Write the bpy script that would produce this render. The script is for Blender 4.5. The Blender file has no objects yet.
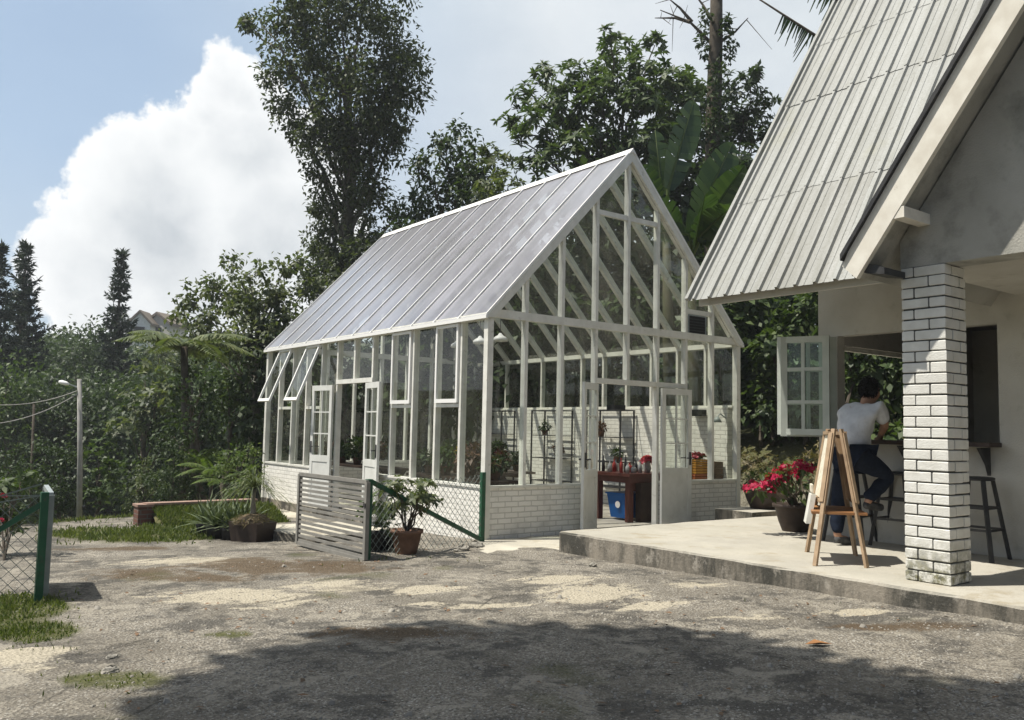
import bpy, math, numpy as np
from mathutils import Vector, Matrix
rng = np.random.default_rng(11)
PI = math.pi
sc = bpy.context.scene
COL = sc.collection
K = 0.857          # build units -> metres, applied to the whole scene at the end
sc.cycles.transparent_max_bounces = 40
sc.cycles.max_bounces = 7
sc.cycles.caustics_reflective = False
sc.cycles.caustics_refractive = False
# ------------------------------------------------------------------ camera frame
FPX, YAW, PITCH, ROLL = 860.56, 0.9254, 0.0794, 0.0207
CAM = np.array([-7.104, -10.009, 1.597])
_f = np.array([math.cos(YAW)*math.cos(PITCH), math.sin(YAW)*math.cos(PITCH), math.sin(PITCH)])
_r = np.array([math.sin(YAW), -math.cos(YAW), 0.0]); _u = np.cross(_r, _f)
RR = math.cos(ROLL)*_r + math.sin(ROLL)*_u
UU = -math.sin(ROLL)*_r + math.cos(ROLL)*_u
FF = _f
def ray(x, y): return FF*FPX + RR*(x-512) + UU*(360-y)
def at(x, y, d): return CAM + ray(x, y)/FPX*d
def gz(x, y, z=0.0):
    d = ray(x, y); return CAM + d*(z-CAM[2])/d[2]
def gX(x, y, X):
    d = ray(x, y); return CAM + d*(X-CAM[0])/d[0]
def gY(x, y, Y):
    d = ray(x, y); return CAM + d*(Y-CAM[1])/d[1]
# ------------------------------------------------------------------ materials
def _nt(name):
    m = bpy.data.materials.new(name); m.use_nodes = True
    nt = m.node_tree; nt.nodes.clear()
    out = nt.nodes.new('ShaderNodeOutputMaterial')
    return m, nt, out
class NT:
    def __init__(s, nt): s.nt = nt
    def n(s, t, **kw):
        nd = s.nt.nodes.new(t)
        for k, v in kw.items(): setattr(nd, k, v)
        return nd
    def l(s, a, b): s.nt.links.new(a, b)
    def noise(s, vec, scale, detail=5, rough=.55, dist=0.0):
        nd = s.n('ShaderNodeTexNoise'); nd.inputs['Scale'].default_value = scale
        nd.inputs['Detail'].default_value = detail; nd.inputs['Roughness'].default_value = rough
        nd.inputs['Distortion'].default_value = dist
        if vec is not None: s.l(vec, nd.inputs['Vector'])
        return nd.outputs['Fac']
    def ramp(s, fac, stops):
        nd = s.n('ShaderNodeValToRGB'); e = nd.color_ramp.elements
        while len(e) > 1: e.remove(e[-1])
        e[0].position = stops[0][0]; e[0].color = tuple(stops[0][1])+(1,)
        for p, c in stops[1:]:
            q = e.new(p); q.color = tuple(c)+(1,)
        s.l(fac, nd.inputs[0]); return nd.outputs[0]
    def rng(s, fac, a, b, c=0.0, d=1.0):
        nd = s.n('ShaderNodeMapRange'); s.l(fac, nd.inputs[0])
        for i, v in enumerate((a, b, c, d)): nd.inputs[i+1].default_value = v
        return nd.outputs[0]
    def mix(s, fac, a, b, mode='MIX'):
        nd = s.n('ShaderNodeMix', data_type='RGBA', blend_type=mode)
        for sock, v in ((nd.inputs[0], fac), (nd.inputs[6], a), (nd.inputs[7], b)):
            if hasattr(v, 'is_linked'): s.l(v, sock)
            elif isinstance(v, (tuple, list)): sock.default_value = tuple(v)+(1,)
            else: sock.default_value = v
        return nd.outputs[2]
    def math(s, op, a, b=None):
        nd = s.n('ShaderNodeMath', operation=op)
        for i, v in enumerate((a, b)):
            if v is None: continue
            if hasattr(v, 'is_linked'): s.l(v, nd.inputs[i])
            else: nd.inputs[i].default_value = v
        return nd.outputs[0]
    def bump(s, h, strength=.3, dist=.02):
        nd = s.n('ShaderNodeBump'); nd.inputs['Strength'].default_value = strength
        nd.inputs['Distance'].default_value = dist; s.l(h, nd.inputs['Height']); return nd.outputs[0]
    def obj(s): return s.n('ShaderNodeTexCoord').outputs['Object']
def mat(name, c1, c2=None, rough=.7, scale=6, spec=.3, metal=0.0, bump=0.0, bscale=None, lo=.35, hi=.68, stain=None):
    m, nt, out = _nt(name); t = NT(nt)
    b = t.n('ShaderNodeBsdfPrincipled'); t.l(b.outputs[0], out.inputs[0])
    b.inputs['Roughness'].default_value = rough; b.inputs['Metallic'].default_value = metal
    b.inputs['Specular IOR Level'].default_value = spec
    v = t.obj()
    c = None
    if c2 is not None:
        c = t.mix(t.rng(t.noise(v, scale, 6), lo, hi), c1, c2)
    if stain is not None:
        col, sscale, a, bb = stain
        c = t.mix(t.rng(t.noise(v, sscale, 7, .65), a, bb), c if c is not None else c1, col)
    if c is None: b.inputs['Base Color'].default_value = tuple(c1)+(1,)
    else: t.l(c, b.inputs['Base Color'])
    if bump: t.l(t.bump(t.noise(v, bscale or scale*5, 5), bump, .02), b.inputs['Normal'])
    return m
def leafmat(name, dark, light, trans=.35, rough=.5, spec=.35):
    m, nt, out = _nt(name); t = NT(nt)
    g = t.n('ShaderNodeNewGeometry')
    v = t.obj()
    f = t.math('ADD', t.math('MULTIPLY', g.outputs['Random Per Island'], .6), t.math('MULTIPLY', t.noise(v, 1.1, 2), .5))
    c = t.ramp(f, [(.2, dark), (.62, tuple((a+b)/2 for a, b in zip(dark, light))), (.9, light)])
    b = t.n('ShaderNodeBsdfPrincipled'); b.inputs['Roughness'].default_value = rough
    b.inputs['Specular IOR Level'].default_value = spec
    t.l(c, b.inputs['Base Color'])
    tr = t.n('ShaderNodeBsdfTranslucent'); 
    hs = t.mix(1.0, c, (1.0, 1.15, .45), 'MULTIPLY')
    t.l(hs, tr.inputs[0])
    mx = t.n('ShaderNodeMixShader'); mx.inputs[0].default_value = trans
    t.l(b.outputs[0], mx.inputs[1]); t.l(tr.outputs[0], mx.inputs[2]); t.l(mx.outputs[0], out.inputs[0])
    return m
def brickmat(name, c1, c2, mortar, bw, bh, ms=.012, bumps=.5, moss=None):
    m, nt, out = _nt(name); t = NT(nt)
    b = t.n('ShaderNodeBsdfPrincipled'); b.inputs['Roughness'].default_value = .75
    b.inputs['Specular IOR Level'].default_value = .25
    v = t.obj(); sep = t.n('ShaderNodeSeparateXYZ'); t.l(v, sep.inputs[0])
    cmb = t.n('ShaderNodeCombineXYZ')
    wob = t.math('MULTIPLY', t.math('SUBTRACT', t.noise(v, 9, 3), .5), .018)
    t.l(t.math('ADD', t.math('ADD', sep.outputs[0], sep.outputs[1]), wob), cmb.inputs[0])
    t.l(t.math('ADD', sep.outputs[2], wob), cmb.inputs[1])
    br = t.n('ShaderNodeTexBrick'); t.l(cmb.outputs[0], br.inputs['Vector'])
    br.inputs['Scale'].default_value = 1.0; br.inputs['Brick Width'].default_value = bw
    br.inputs['Row Height'].default_value = bh; br.inputs['Mortar Size'].default_value = ms
    br.inputs['Mortar Smooth'].default_value = .25
    br.inputs['Color1'].default_value = tuple(c1)+(1,); br.inputs['Color2'].default_value = tuple(c2)+(1,)
    br.inputs['Mortar'].default_value = tuple(mortar)+(1,)
    c = t.mix(t.rng(t.noise(v, 3, 6), .5, .8), br.outputs['Color'], tuple(x*.72 for x in c2))
    if moss:
        z0, z1, col = moss
        f = t.math('MULTIPLY', t.rng(sep.outputs[2], z1, z0), t.rng(t.noise(v, 7, 6, .7), .42, .6))
        c = t.mix(f, c, col)
    t.l(c, b.inputs['Base Color'])
    h = t.math('SUBTRACT', t.math('MULTIPLY', t.noise(v, 40, 4), .25), br.outputs['Fac'])
    t.l(t.bump(h, bumps, .012), b.inputs['Normal'])
    t.l(b.outputs[0], out.inputs[0]); return m
def glassmat(name, tint=(.9, .94, .92), milk=0.0, milkcol=(.5, .5, .55), rough=.02, boost=1.0, dirt=0.0):
    m, nt, out = _nt(name); t = NT(nt)
    tr = t.n('ShaderNodeBsdfTransparent'); tr.inputs[0].default_value = tuple(tint)+(1,)
    gl = t.n('ShaderNodeBsdfGlossy'); gl.inputs['Roughness'].default_value = rough
    lw = t.n('ShaderNodeLayerWeight'); lw.inputs[0].default_value = .5
    frs = t.math('ADD', t.math('MULTIPLY', t.math('POWER', lw.outputs['Facing'], 5.0), .9), .065)
    v = t.obj()
    base = tr.outputs[0]
    if milk:
        d = t.n('ShaderNodeBsdfDiffuse')
        t.l(t.mix(t.rng(t.noise(v, 1.6, 6, .6), .35, .7), milkcol, tuple(x*.8 for x in milkcol)), d.inputs[0])
        tl = t.n('ShaderNodeBsdfTranslucent'); tl.inputs[0].default_value = tuple(milkcol)+(1,)
        ms = t.n('ShaderNodeMixShader'); ms.inputs[0].default_value = .12
        t.l(d.outputs[0], ms.inputs[1]); t.l(tl.outputs[0], ms.inputs[2])
        mk = t.n('ShaderNodeMixShader')
        mp = t.n('ShaderNodeMapping'); mp.inputs['Scale'].default_value = (.35, 1.6, .35); t.l(v, mp.inputs[0])
        fac = t.rng(t.noise(mp.outputs[0], 1.5, 7, .65), .3, .7, milk*.5, min(1, milk*1.35))
        t.l(fac, mk.inputs[0]); t.l(tr.outputs[0], mk.inputs[1]); t.l(ms.outputs[0], mk.inputs[2]); base = mk.outputs[0]
    elif dirt:
        d = t.n('ShaderNodeBsdfDiffuse'); d.inputs[0].default_value = (.45, .45, .4, 1)
        mk = t.n('ShaderNodeMixShader'); t.l(t.rng(t.noise(v, 2.5, 7, .7), .35, .75, dirt*.2, dirt), mk.inputs[0])
        t.l(tr.outputs[0], mk.inputs[1]); t.l(d.outputs[0], mk.inputs[2]); base = mk.outputs[0]
    mx = t.n('ShaderNodeMixShader'); t.l(t.math('MINIMUM', t.math('MULTIPLY', frs, boost), .95), mx.inputs[0])
    t.l(base, mx.inputs[1]); t.l(gl.outputs[0], mx.inputs[2]); t.l(mx.outputs[0], out.inputs[0])
    return m
M = {}
M['white'] = mat('white_paint', (.74, .73, .67), (.6, .59, .53), .45, 5, .4, stain=((.36, .34, .28), 8, .6, .76))
M['white_clean'] = mat('white_enamel', (.78, .77, .74), None, .4)
M['door'] = mat('door_paint', (.66, .66, .62), (.56, .56, .52), .5, 4, stain=((.4, .38, .32), 6, .62, .78))
M['brick'] = brickmat('white_brick', (.82, .8, .74), (.76, .74, .68), (.57, .55, .5), .24, .078, .009, .7)
M['block'] = mat('painted_block', (.72, .71, .67), (.62, .61, .56), .7, 9, .25, bump=.25, bscale=60)
M['mortar'] = mat('dark_mortar', (.05, .05, .045), (.09, .09, .08), .9, 20)
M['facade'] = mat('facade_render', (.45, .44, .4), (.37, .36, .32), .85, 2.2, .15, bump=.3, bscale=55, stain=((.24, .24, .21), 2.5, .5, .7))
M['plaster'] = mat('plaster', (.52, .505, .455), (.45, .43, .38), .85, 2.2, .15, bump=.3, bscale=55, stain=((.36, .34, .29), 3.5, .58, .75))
M['barge'] = mat('barge_paint', (.76, .73, .65), (.64, .6, .52), .75, 6, .2, stain=((.3, .25, .18), 9, .66, .8))
M['dark'] = mat('dark_metal', (.03, .03, .032), (.05, .05, .05), .5, 8)
M['black'] = mat('black_plastic', (.015, .015, .016), None, .55)
M['green'] = mat('green_paint', (.012, .07, .035), (.02, .1, .05), .5, 12, .35, stain=((.06, .07, .05), 14, .55, .7))
M['wire'] = mat('galvanised_wire', (.16, .19, .17), None, .5)
M['gate'] = mat('gate_slats', (.25, .24, .215), (.19, .18, .16), .6, 7, .3)
M['steel'] = mat('pale_steel', (.3, .33, .33), (.22, .25, .25), .45, 10, .5)
M['terracotta'] = mat('terracotta', (.22, .13, .09), (.14, .085, .06), .85, 8, .15, bump=.2)
M['brownpot'] = mat('brown_pot', (.05, .034, .026), (.034, .024, .018), .6, 10)
M['blackpot'] = mat('black_pot', (.02, .02, .02), (.035, .032, .03), .6, 10)
M['soil'] = mat('soil', (.07, .05, .035), (.11, .08, .055), .95, 25, .1, bump=.6)
M['fibre'] = mat('coir_fibre', (.28, .22, .15), (.16, .12, .08), .95, 25, .1, bump=.7)
M['bark'] = mat('bark', (.11, .095, .075), (.06, .05, .04), .9, 5, .1, bump=.6, bscale=18)
M['palebark'] = mat('pale_bark', (.24, .22, .18), (.13, .12, .1), .9, 5, .1, bump=.5, bscale=18)
M['wood'] = mat('pine_wood', (.42, .3, .19), (.27, .19, .12), .55, 9, .3)
M['tray'] = mat('orange_wood', (.32, .16, .065), (.24, .11, .045), .5, 9, .3)
M['redwood'] = mat('red_brown_wood', (.11, .032, .022), (.07, .022, .016), .4, 6, .45)
M['brownwood'] = mat('brown_wood', (.12, .075, .05), (.07, .045, .03), .6, 7, .3)
M['darkwood'] = mat('dark_wood', (.05, .032, .024), (.032, .02, .016), .5, 7, .3)
M['greywood'] = mat('weathered_wood', (.2, .165, .13), (.12, .1, .08), .8, 8, .2)
M['blue'] = mat('blue_plastic', (.012, .1, .32), None, .4)
M['yellow'] = mat('yellow_crate', (.62, .3, .035), (.5, .22, .03), .5, 8)
M['orange'] = mat('orange_crate', (.5, .15, .05), (.4, .12, .04), .5, 8)
M['clear'] = mat('bottle_ware', (.42, .42, .4), (.25, .25, .24), .2, 18, .6)
M['redware'] = mat('red_ware', (.35, .05, .04), None, .35)
M['redbrick'] = brickmat('red_brick', (.15, .065, .045), (.11, .048, .035), (.13, .11, .09), .22, .075, .01, .6)
M['coping'] = mat('coping', (.32, .22, .17), (.22, .14, .11), .85, 9, bump=.3)
M['lampglass'] = mat('lamp_glass', (.75, .76, .74), None, .25)
M['pole'] = mat('concrete_pole', (.36, .35, .32), (.26, .25, .23), .8, 6)
M['skin'] = mat('skin', (.36, .2, .13), None, .5)
M['hair'] = mat('black_hair', (.01, .009, .008), (.02, .018, .016), .85, 40, bump=.5)
M['shirt'] = mat('white_shirt', (.62, .63, .65), (.52, .53, .55), .9, 10, .1, bump=.8, bscale=9)
M['jeans'] = mat('blue_jeans', (.008, .011, .02), (.014, .02, .035), .9, 25, .1, bump=.25, bscale=30)
M['shoe'] = mat('dark_shoe', (.02, .02, .022), (.1, .1, .1), .6, 14)
M['paper'] = mat('menu_paper', (.72, .68, .57), (.58, .52, .4), .8, 26, .2, lo=.45, hi=.6)
M['board'] = mat('board_back', (.4, .27, .15), (.3, .19, .1), .7, 9)
M['stone'] = mat('stone', (.3, .28, .24), (.2, .19, .165), .9, 9, .1, bump=.4)
M['gravel'] = mat('pebbles', (.2, .185, .16), (.33, .31, .27), .9, 2.5, .15)
M['deadleaf'] = mat('dead_leaf', (.17, .1, .055), (.1, .07, .045), .8, 2)
M['glass'] = glassmat('pane_glass', (.93, .96, .93), dirt=.05, boost=1.0)
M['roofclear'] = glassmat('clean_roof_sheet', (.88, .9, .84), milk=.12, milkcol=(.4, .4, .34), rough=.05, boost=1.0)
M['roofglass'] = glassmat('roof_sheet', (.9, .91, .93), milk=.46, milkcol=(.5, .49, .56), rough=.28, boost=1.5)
M['casement'] = mat('casement_paint', (.47, .5, .45), (.4, .43, .39), .5, 5)
M['frost'] = glassmat('casement_glass', (.84, .94, .9), milk=.05, milkcol=(.4, .5, .45), rough=.02, boost=.7)
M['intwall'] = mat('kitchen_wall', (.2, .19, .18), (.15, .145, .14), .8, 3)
M['leafA'] = leafmat('leaf_dark', (.02, .038, .014), (.075, .108, .04), .3)
M['leafT1'] = leafmat('leaf_tall', (.036, .052, .026), (.115, .132, .066), .35)
M['leafB'] = leafmat('leaf_mid', (.032, .06, .02), (.115, .155, .055), .35)
M['leafC'] = leafmat('leaf_pale', (.06, .085, .04), (.19, .205, .105), .35)
M['leafD'] = leafmat('leaf_light', (.05, .09, .022), (.16, .2, .06), .4)
M['needle'] = leafmat('needle', (.014, .03, .018), (.045, .065, .036), .15)
M['fern'] = leafmat('fern_leaf', (.07, .1, .04), (.19, .21, .1), .3)
M['banana'] = leafmat('banana_leaf', (.018, .042, .012), (.07, .11, .03), .34, .35, .5)
M['bananastem'] = mat('banana_stem', (.06, .065, .03), (.09, .075, .045), .7, 4)
M['agave'] = leafmat('agave_leaf', (.04, .065, .03), (.17, .2, .1), .15)
M['grass'] = leafmat('grass_blade', (.05, .08, .02), (.19, .21, .06), .35)
M['dry'] = leafmat('dry_growth', (.09, .07, .035), (.23, .19, .09), .3)
M['redflower'] = leafmat('red_petal', (.3, .006, .035), (.55, .025, .1), .35)
M['pinkflower'] = leafmat('pink_petal', (.55, .06, .1), (.75, .16, .2), .35)
M['yellowflower'] = leafmat('yellow_petal', (.55, .36, .02), (.75, .55, .05), .3)
M['russet'] = leafmat('russet_leaf', (.07, .035, .025), (.15, .08, .05), .25)
# ------------------------------------------------------------------ mesh helpers
def raw_mesh(name, V, F4):
    me = bpy.data.meshes.new(name)
    V = np.asarray(V, np.float32); F4 = np.asarray(F4, np.int32)
    me.vertices.add(len(V)); me.vertices.foreach_set('co', V.ravel())
    k = F4.shape[1]
    me.loops.add(F4.size); me.loops.foreach_set('vertex_index', F4.ravel())
    me.polygons.add(len(F4)); me.polygons.foreach_set('loop_start', np.arange(0, F4.size, k, dtype=np.int32))
    me.update(calc_edges=True); me.validate()
    return me
def link(name, me, m, parent=None, loc=None):
    if m is not None:
        for x in (m if isinstance(m, (list, tuple)) else [m]): me.materials.append(x)
    o = bpy.data.objects.new(name, me); COL.objects.link(o)
    if parent is not None: o.parent = parent
    if loc is not None: o.location = loc
    return o
def root_loc(p):
    v = Vector((0, 0, 0))
    while p is not None: v += p.location; p = p.parent
    return np.array(v)
def thing(name, label, cat, loc=(0, 0, 0), group=None):
    o = bpy.data.objects.new(name, None); COL.objects.link(o); o.location = Vector(loc); o.empty_display_size = .1
    o['label'] = label; o['category'] = cat
    if group: o['group'] = group
    return o
def tag(o, label, cat, group=None):
    o['label'] = label; o['category'] = cat
    if group: o['group'] = group
    return o
def kind(o, k): o['kind'] = k; return o
class MB:
    def __init__(s): s.v = []; s.f = []
    def add(s, vs, fs):
        n = len(s.v); s.v += [tuple(map(float, p)) for p in vs]; s.f += [tuple(i+n for i in q) for q in fs]; return s
    def box(s, a, b):
        x0, y0, z0 = a; x1, y1, z1 = b
        if x0 > x1: x0, x1 = x1, x0
        if y0 > y1: y0, y1 = y1, y0
        if z0 > z1: z0, z1 = z1, z0
        return s.add([(x0,y0,z0),(x1,y0,z0),(x1,y1,z0),(x0,y1,z0),(x0,y0,z1),(x1,y0,z1),(x1,y1,z1),(x0,y1,z1)],
              [(0,3,2,1),(4,5,6,7),(0,1,5,4),(1,2,6,5),(2,3,7,6),(3,0,4,7)])
    def bar(s, p, q, w, h=None, up=(0, 0, 1)):
        h = h or w; p = np.array(p, float); q = np.array(q, float); d = q-p; L = np.linalg.norm(d); d /= L
        a = np.cross(d, up)
        if np.linalg.norm(a) < 1e-4: a = np.cross(d, (1, 0, 0))
        a /= np.linalg.norm(a); b = np.cross(a, d)
        vs = [e+a*i*w/2+b*j*h/2 for e in (p, q) for i, j in ((-1,-1),(1,-1),(1,1),(-1,1))]
        return s.add(vs, [(0,1,2,3),(7,6,5,4),(0,4,5,1),(1,5,6,2),(2,6,7,3),(3,7,4,0)])
    def tube(s, pts, rad, n=8, cap=True):
        pts = [np.array(p, float) for p in pts]
        rad = list(rad) if hasattr(rad, '__len__') else [rad]*len(pts)
        vs = []; ref = np.array([0.31, .77, .55])
        for i, p in enumerate(pts):
            d = pts[min(i+1, len(pts)-1)]-pts[max(i-1, 0)]; d = d/(np.linalg.norm(d)+1e-9)
            a = np.cross(d, ref); a /= np.linalg.norm(a)+1e-9; b = np.cross(d, a)
            for k in range(n):
                t = 2*PI*k/n; vs.append(p+rad[i]*(math.cos(t)*a+math.sin(t)*b))
        fs = [(i*n+k, i*n+(k+1) % n, (i+1)*n+(k+1) % n, (i+1)*n+k) for i in range(len(pts)-1) for k in range(n)]
        if cap: fs += [tuple(range(n-1, -1, -1)), tuple(range((len(pts)-1)*n, len(pts)*n))]
        return s.add(vs, fs)
    def lathe(s, prof, c=(0, 0, 0), n=20, cap=True):
        c = np.array(c, float)
        vs = [c+np.array([r*math.cos(2*PI*k/n), r*math.sin(2*PI*k/n), z]) for r, z in prof for k in range(n)]
        m = len(prof)
        fs = [(i*n+k, i*n+(k+1) % n, (i+1)*n+(k+1) % n, (i+1)*n+k) for i in range(m-1) for k in range(n)]
        if cap: fs += [tuple(range(n-1, -1, -1)), tuple(range((m-1)*n, m*n))]
        return s.add(vs, fs)
    def prism(s, poly, ext):
        n = len(poly); e = np.array(ext, float); a = [np.array(p, float) for p in poly]
        return s.add(a+[p+e for p in a], [tuple(range(n-1, -1, -1)), tuple(range(n, 2*n))]+[(i, (i+1) % n, n+(i+1) % n, n+i) for i in range(n)])
    def quad(s, *p): return s.add(p, [tuple(range(len(p)))])
    def build(s, name, m, parent=None, smooth=False, loc=None):
        me = bpy.data.meshes.new(name)
        off = root_loc(parent) if parent is not None else (np.array(loc, float) if loc is not None else np.zeros(3))
        me.from_pydata([tuple(np.array(p)-off) for p in s.v], [], s.f)
        import bmesh
        bm = bmesh.new(); bm.from_mesh(me); bmesh.ops.recalc_face_normals(bm, faces=bm.faces); bm.to_mesh(me); bm.free()
        if smooth: me.polygons.foreach_set('use_smooth', [True]*len(me.polygons))
        me.update()
        return link(name, me, m, parent, loc)
def copy_tree(o, parent=None):
    c = o.copy(); COL.objects.link(c)
    if parent is not None: c.parent = parent
    for ch in list(o.children): copy_tree(ch, c)
    return c
def nrm(a): return a/(np.linalg.norm(a, axis=-1, keepdims=True)+1e-9)
# ------------------------------------------------------------------ leaves
def rsph(n): return nrm(rng.normal(size=(n, 3)))
def quads(P, D, N, L, W, droop=.15, fold=.1):
    n = len(P); D = nrm(D); S = nrm(np.cross(D, N)); N2 = np.cross(S, D)
    L = np.broadcast_to(np.asarray(L, float), (n,))[:, None]; W = np.broadcast_to(np.asarray(W, float), (n,))[:, None]
    V = np.stack([P, P+D*L*.45+S*W*.5+N2*W*fold, P+D*L-N2*L*droop, P+D*L*.45-S*W*.5+N2*W*fold], 1)
    return V.reshape(-1, 3)
def clump(C, R, n, L, W, out=.7, rand=.8, droop=.25, pw=2.2):
    C = np.array(C); R = np.broadcast_to(np.array(R, float), (3,))
    d = rsph(n); P = C+d*R*(rng.random((n, 1))**(1/pw))
    D = d*out+rng.normal(size=(n, 3))*rand*.6+np.array([0, 0, -droop])
    N = np.array([0, 0, 1.])+rng.normal(size=(n, 3))*.45+d*.3
    s = rng.uniform(.7, 1.25, n)
    return quads(P, D, N, L*s, W*s)
def rosettes(C, R, nr, k, L, W, droop=.2, lift=.25, pw=2.6):
    C = np.array(C); R = np.broadcast_to(np.array(R, float), (3,))
    d = rsph(nr); d[:, 2] = np.abs(d[:, 2])*.9-.35*rng.random(nr); d = nrm(d)
    P = C+d*R*(rng.random((nr, 1))**(1/pw))
    A = nrm(d+np.array([0, 0, .7])+rng.normal(size=(nr, 3))*.25)
    X = nrm(np.cross(A, rng.normal(size=(nr, 3)))); Y = np.cross(A, X)
    out = []
    ph = rng.random(nr)*6.28
    for j in range(k):
        t = ph+2*PI*j/k+rng.normal(size=nr)*.2
        D = X*np.cos(t)[:, None]+Y*np.sin(t)[:, None]+A*(lift+rng.normal(size=(nr, 1))*.3)
        s = rng.uniform(.65, 1.2, nr)
        out.append(quads(P, D, A, L*s, W*s, droop))
    return np.concatenate(out)
def leafobj(name, V, m, parent=None, loc=None):
    off = root_loc(parent) if parent is not None else (np.array(loc, float) if loc is not None else np.zeros(3))
    V = V-off
    return link(name, raw_mesh(name, V, np.arange(len(V)).reshape(-1, 4)), m, parent, loc)
def branch_pts(a, b, n=6, sag=.0, wob=.08):
    a = np.array(a, float); b = np.array(b, float); L = np.linalg.norm(b-a)
    o = [a]
    for i in range(1, n):
        t = i/n; o.append(a+(b-a)*t+rng.normal(size=3)*wob*L*.25+np.array([0, 0, sag*L*4*t*(1-t)]))
    return o+[b]
def limb(mb, a, b, r0, r1, n=5, sag=0., wob=.1, sides=6):
    p = branch_pts(a, b, n, sag, wob); mb.tube(p, np.linspace(r0, r1, len(p)), sides)
# ------------------------------------------------------------------ terrain
E0 = np.array([-3.4, 7.6]); En = np.array([-.45, .89])        # edge where the yard drops away on the far left
def gh(x, y):
    x = np.asarray(x, float); y = np.asarray(y, float)
    yy = np.clip(y, -14, 9.5)
    z = np.where(yy < 0, -.022*yy, -.03*yy)
    s = (x-E0[0])*En[0]+(y-E0[1])*En[1]
    s2 = np.clip(np.minimum(s, (9.0-x)*1.0), 0, None)
    fwd = np.maximum((x-CAM[0])*_f[0]+(y-CAM[1])*_f[1], 1e-3); q = ((x-CAM[0])*_r[0]+(y-CAM[1])*_r[1])/fwd
    L = np.clip((-.22-q)/.1, 0, 1)*(fwd > 18)
    drop = np.clip(.42*np.maximum(s2, s*L), 0, 5.0)
    z = z-drop
    far = np.hypot(x-CAM[0], y-CAM[1])
    z = z+12.5*np.exp(-((far-88)/24)**2)*L
    bank = np.clip((x-7.2)*1.0, 0, 1.6)+np.clip((x-9.5)*.16, 0, 6)
    z = z+bank*np.clip((y+14)/4, 0, 1)*(1-L)
    left = np.clip((-7.6-x-.1*y)*.3, 0, 1.2)*(y > -3)
    z = z-left
    return z
def axis(lo, hi, step, far):
    a = list(np.arange(lo, hi+1e-6, step)); s = step
    while a[-1] < far: s *= 1.22; a.append(a[-1]+s)
    s = step
    while a[0] > -far: s *= 1.22; a.insert(0, a[0]-s)
    return np.array(a)
ax_ = axis(-9, 3, .06, 420); ay_ = axis(-9.5, 9, .085, 420)
GX, GY = np.meshgrid(ax_, ay_, indexing='ij')
def vnoise(x, y, s, seed):
    r = np.random.default_rng(seed); T = r.random((64, 64))
    u = x/s; v = y/s; i = np.floor(u).astype(int); j = np.floor(v).astype(int)
    fu = u-i; fv = v-j; fu = fu*fu*(3-2*fu); fv = fv*fv*(3-2*fv)
    g = lambda a, b: T[a % 64, b % 64]
    return (g(i,j)*(1-fu)+g(i+1,j)*fu)*(1-fv)+(g(i,j+1)*(1-fu)+g(i+1,j+1)*fu)*fv
def fbm(x, y, s, seed, o=5):
    return sum(vnoise(x, y, s/2**k, seed+k)*.5**k for k in range(o))/sum(.5**k for k in range(o))
GZ = gh(GX, GY)+(fbm(GX, GY, 1.2, 5)-.5)*.06*(np.hypot(GX-CAM[0], GY-CAM[1]) < 30)
# the terrace and greenhouse footings cover the ground there
foot = (GX > .3) & (GX < 7) & (GY > -14) & (GY < 8.6)
GZ = np.where(foot, np.minimum(GZ, -.05), GZ)
n0, n1 = GX.shape
idx = np.arange(n0*n1).reshape(n0, n1)
F = np.stack([idx[:-1, :-1], idx[1:, :-1], idx[1:, 1:], idx[:-1, 1:]], -1).reshape(-1, 4)
gme = raw_mesh('driveway', np.stack([GX, GY, GZ], -1).reshape(-1, 3), F)
def ell(px, py, rx, ry, soft=1.15):
    """patch given where it lies on the yard: centre and extent"""
    c = gz(px, py, .05); a = gz(px+rx, py, .05)-c; b = gz(px, py-ry, .05)-c
    Mi = np.linalg.inv(np.array([[a[0], b[0]], [a[1], b[1]]]))
    dx = GX-c[0]; dy = GY-c[1]
    u = Mi[0, 0]*dx+Mi[0, 1]*dy; v = Mi[1, 0]*dx+Mi[1, 1]*dy
    return np.clip((1.15-np.sqrt(u*u+v*v))/soft, 0, 1)
pale = np.zeros_like(GX); brown = np.zeros_like(GX); grass = np.zeros_like(GX)
for e in [(240,597,110,16),(330,585,70,9),(430,590,60,7),(590,596,75,15),(560,582,60,8),(190,557,85,7),(650,612,60,6),(745,628,60,5),(420,606,35,4),(30,663,60,18),(480,610,60,4),(860,622,60,5),(700,590,60,4)]:
    pale = np.maximum(pale, ell(*e))
for e in [(150,570,80,9),(260,566,70,6),(330,564,80,11),(250,560,70,8),(120,540,80,3),(400,640,120,10),(900,640,90,8),(220,575,60,5)]:
    brown = np.maximum(brown, ell(*e))
for e in [(20,603,55,15),(25,632,58,14),(120,523,90,9),(185,519,50,12),(110,690,60,10),(230,640,25,4)]:
    grass = np.maximum(grass, ell(*e, .55))
beyond = ((GX-E0[0])*En[0]+(GY-E0[1])*En[1] > -.2) | (GX > 7.1) | ((GX < -6.5-.12*GY) & (GY > -1.7))
grass = np.where(beyond, 1, grass)
nz = fbm(GX, GY, .9, 77, 6)
w = lambda a: np.clip((a*1.0+(nz-.5)*1.6-.38)/.25, 0, 1)
w2 = lambda a: np.clip(a, 0, 1)
colr = np.stack([w2(pale), w2(brown), w(grass), np.ones_like(GX)], -1).reshape(-1, 4).astype(np.float32)
ca = gme.color_attributes.new('patch', 'FLOAT_COLOR', 'POINT'); ca.data.foreach_set('color', colr.ravel())
gme.polygons.foreach_set('use_smooth', [True]*len(gme.polygons))
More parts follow.
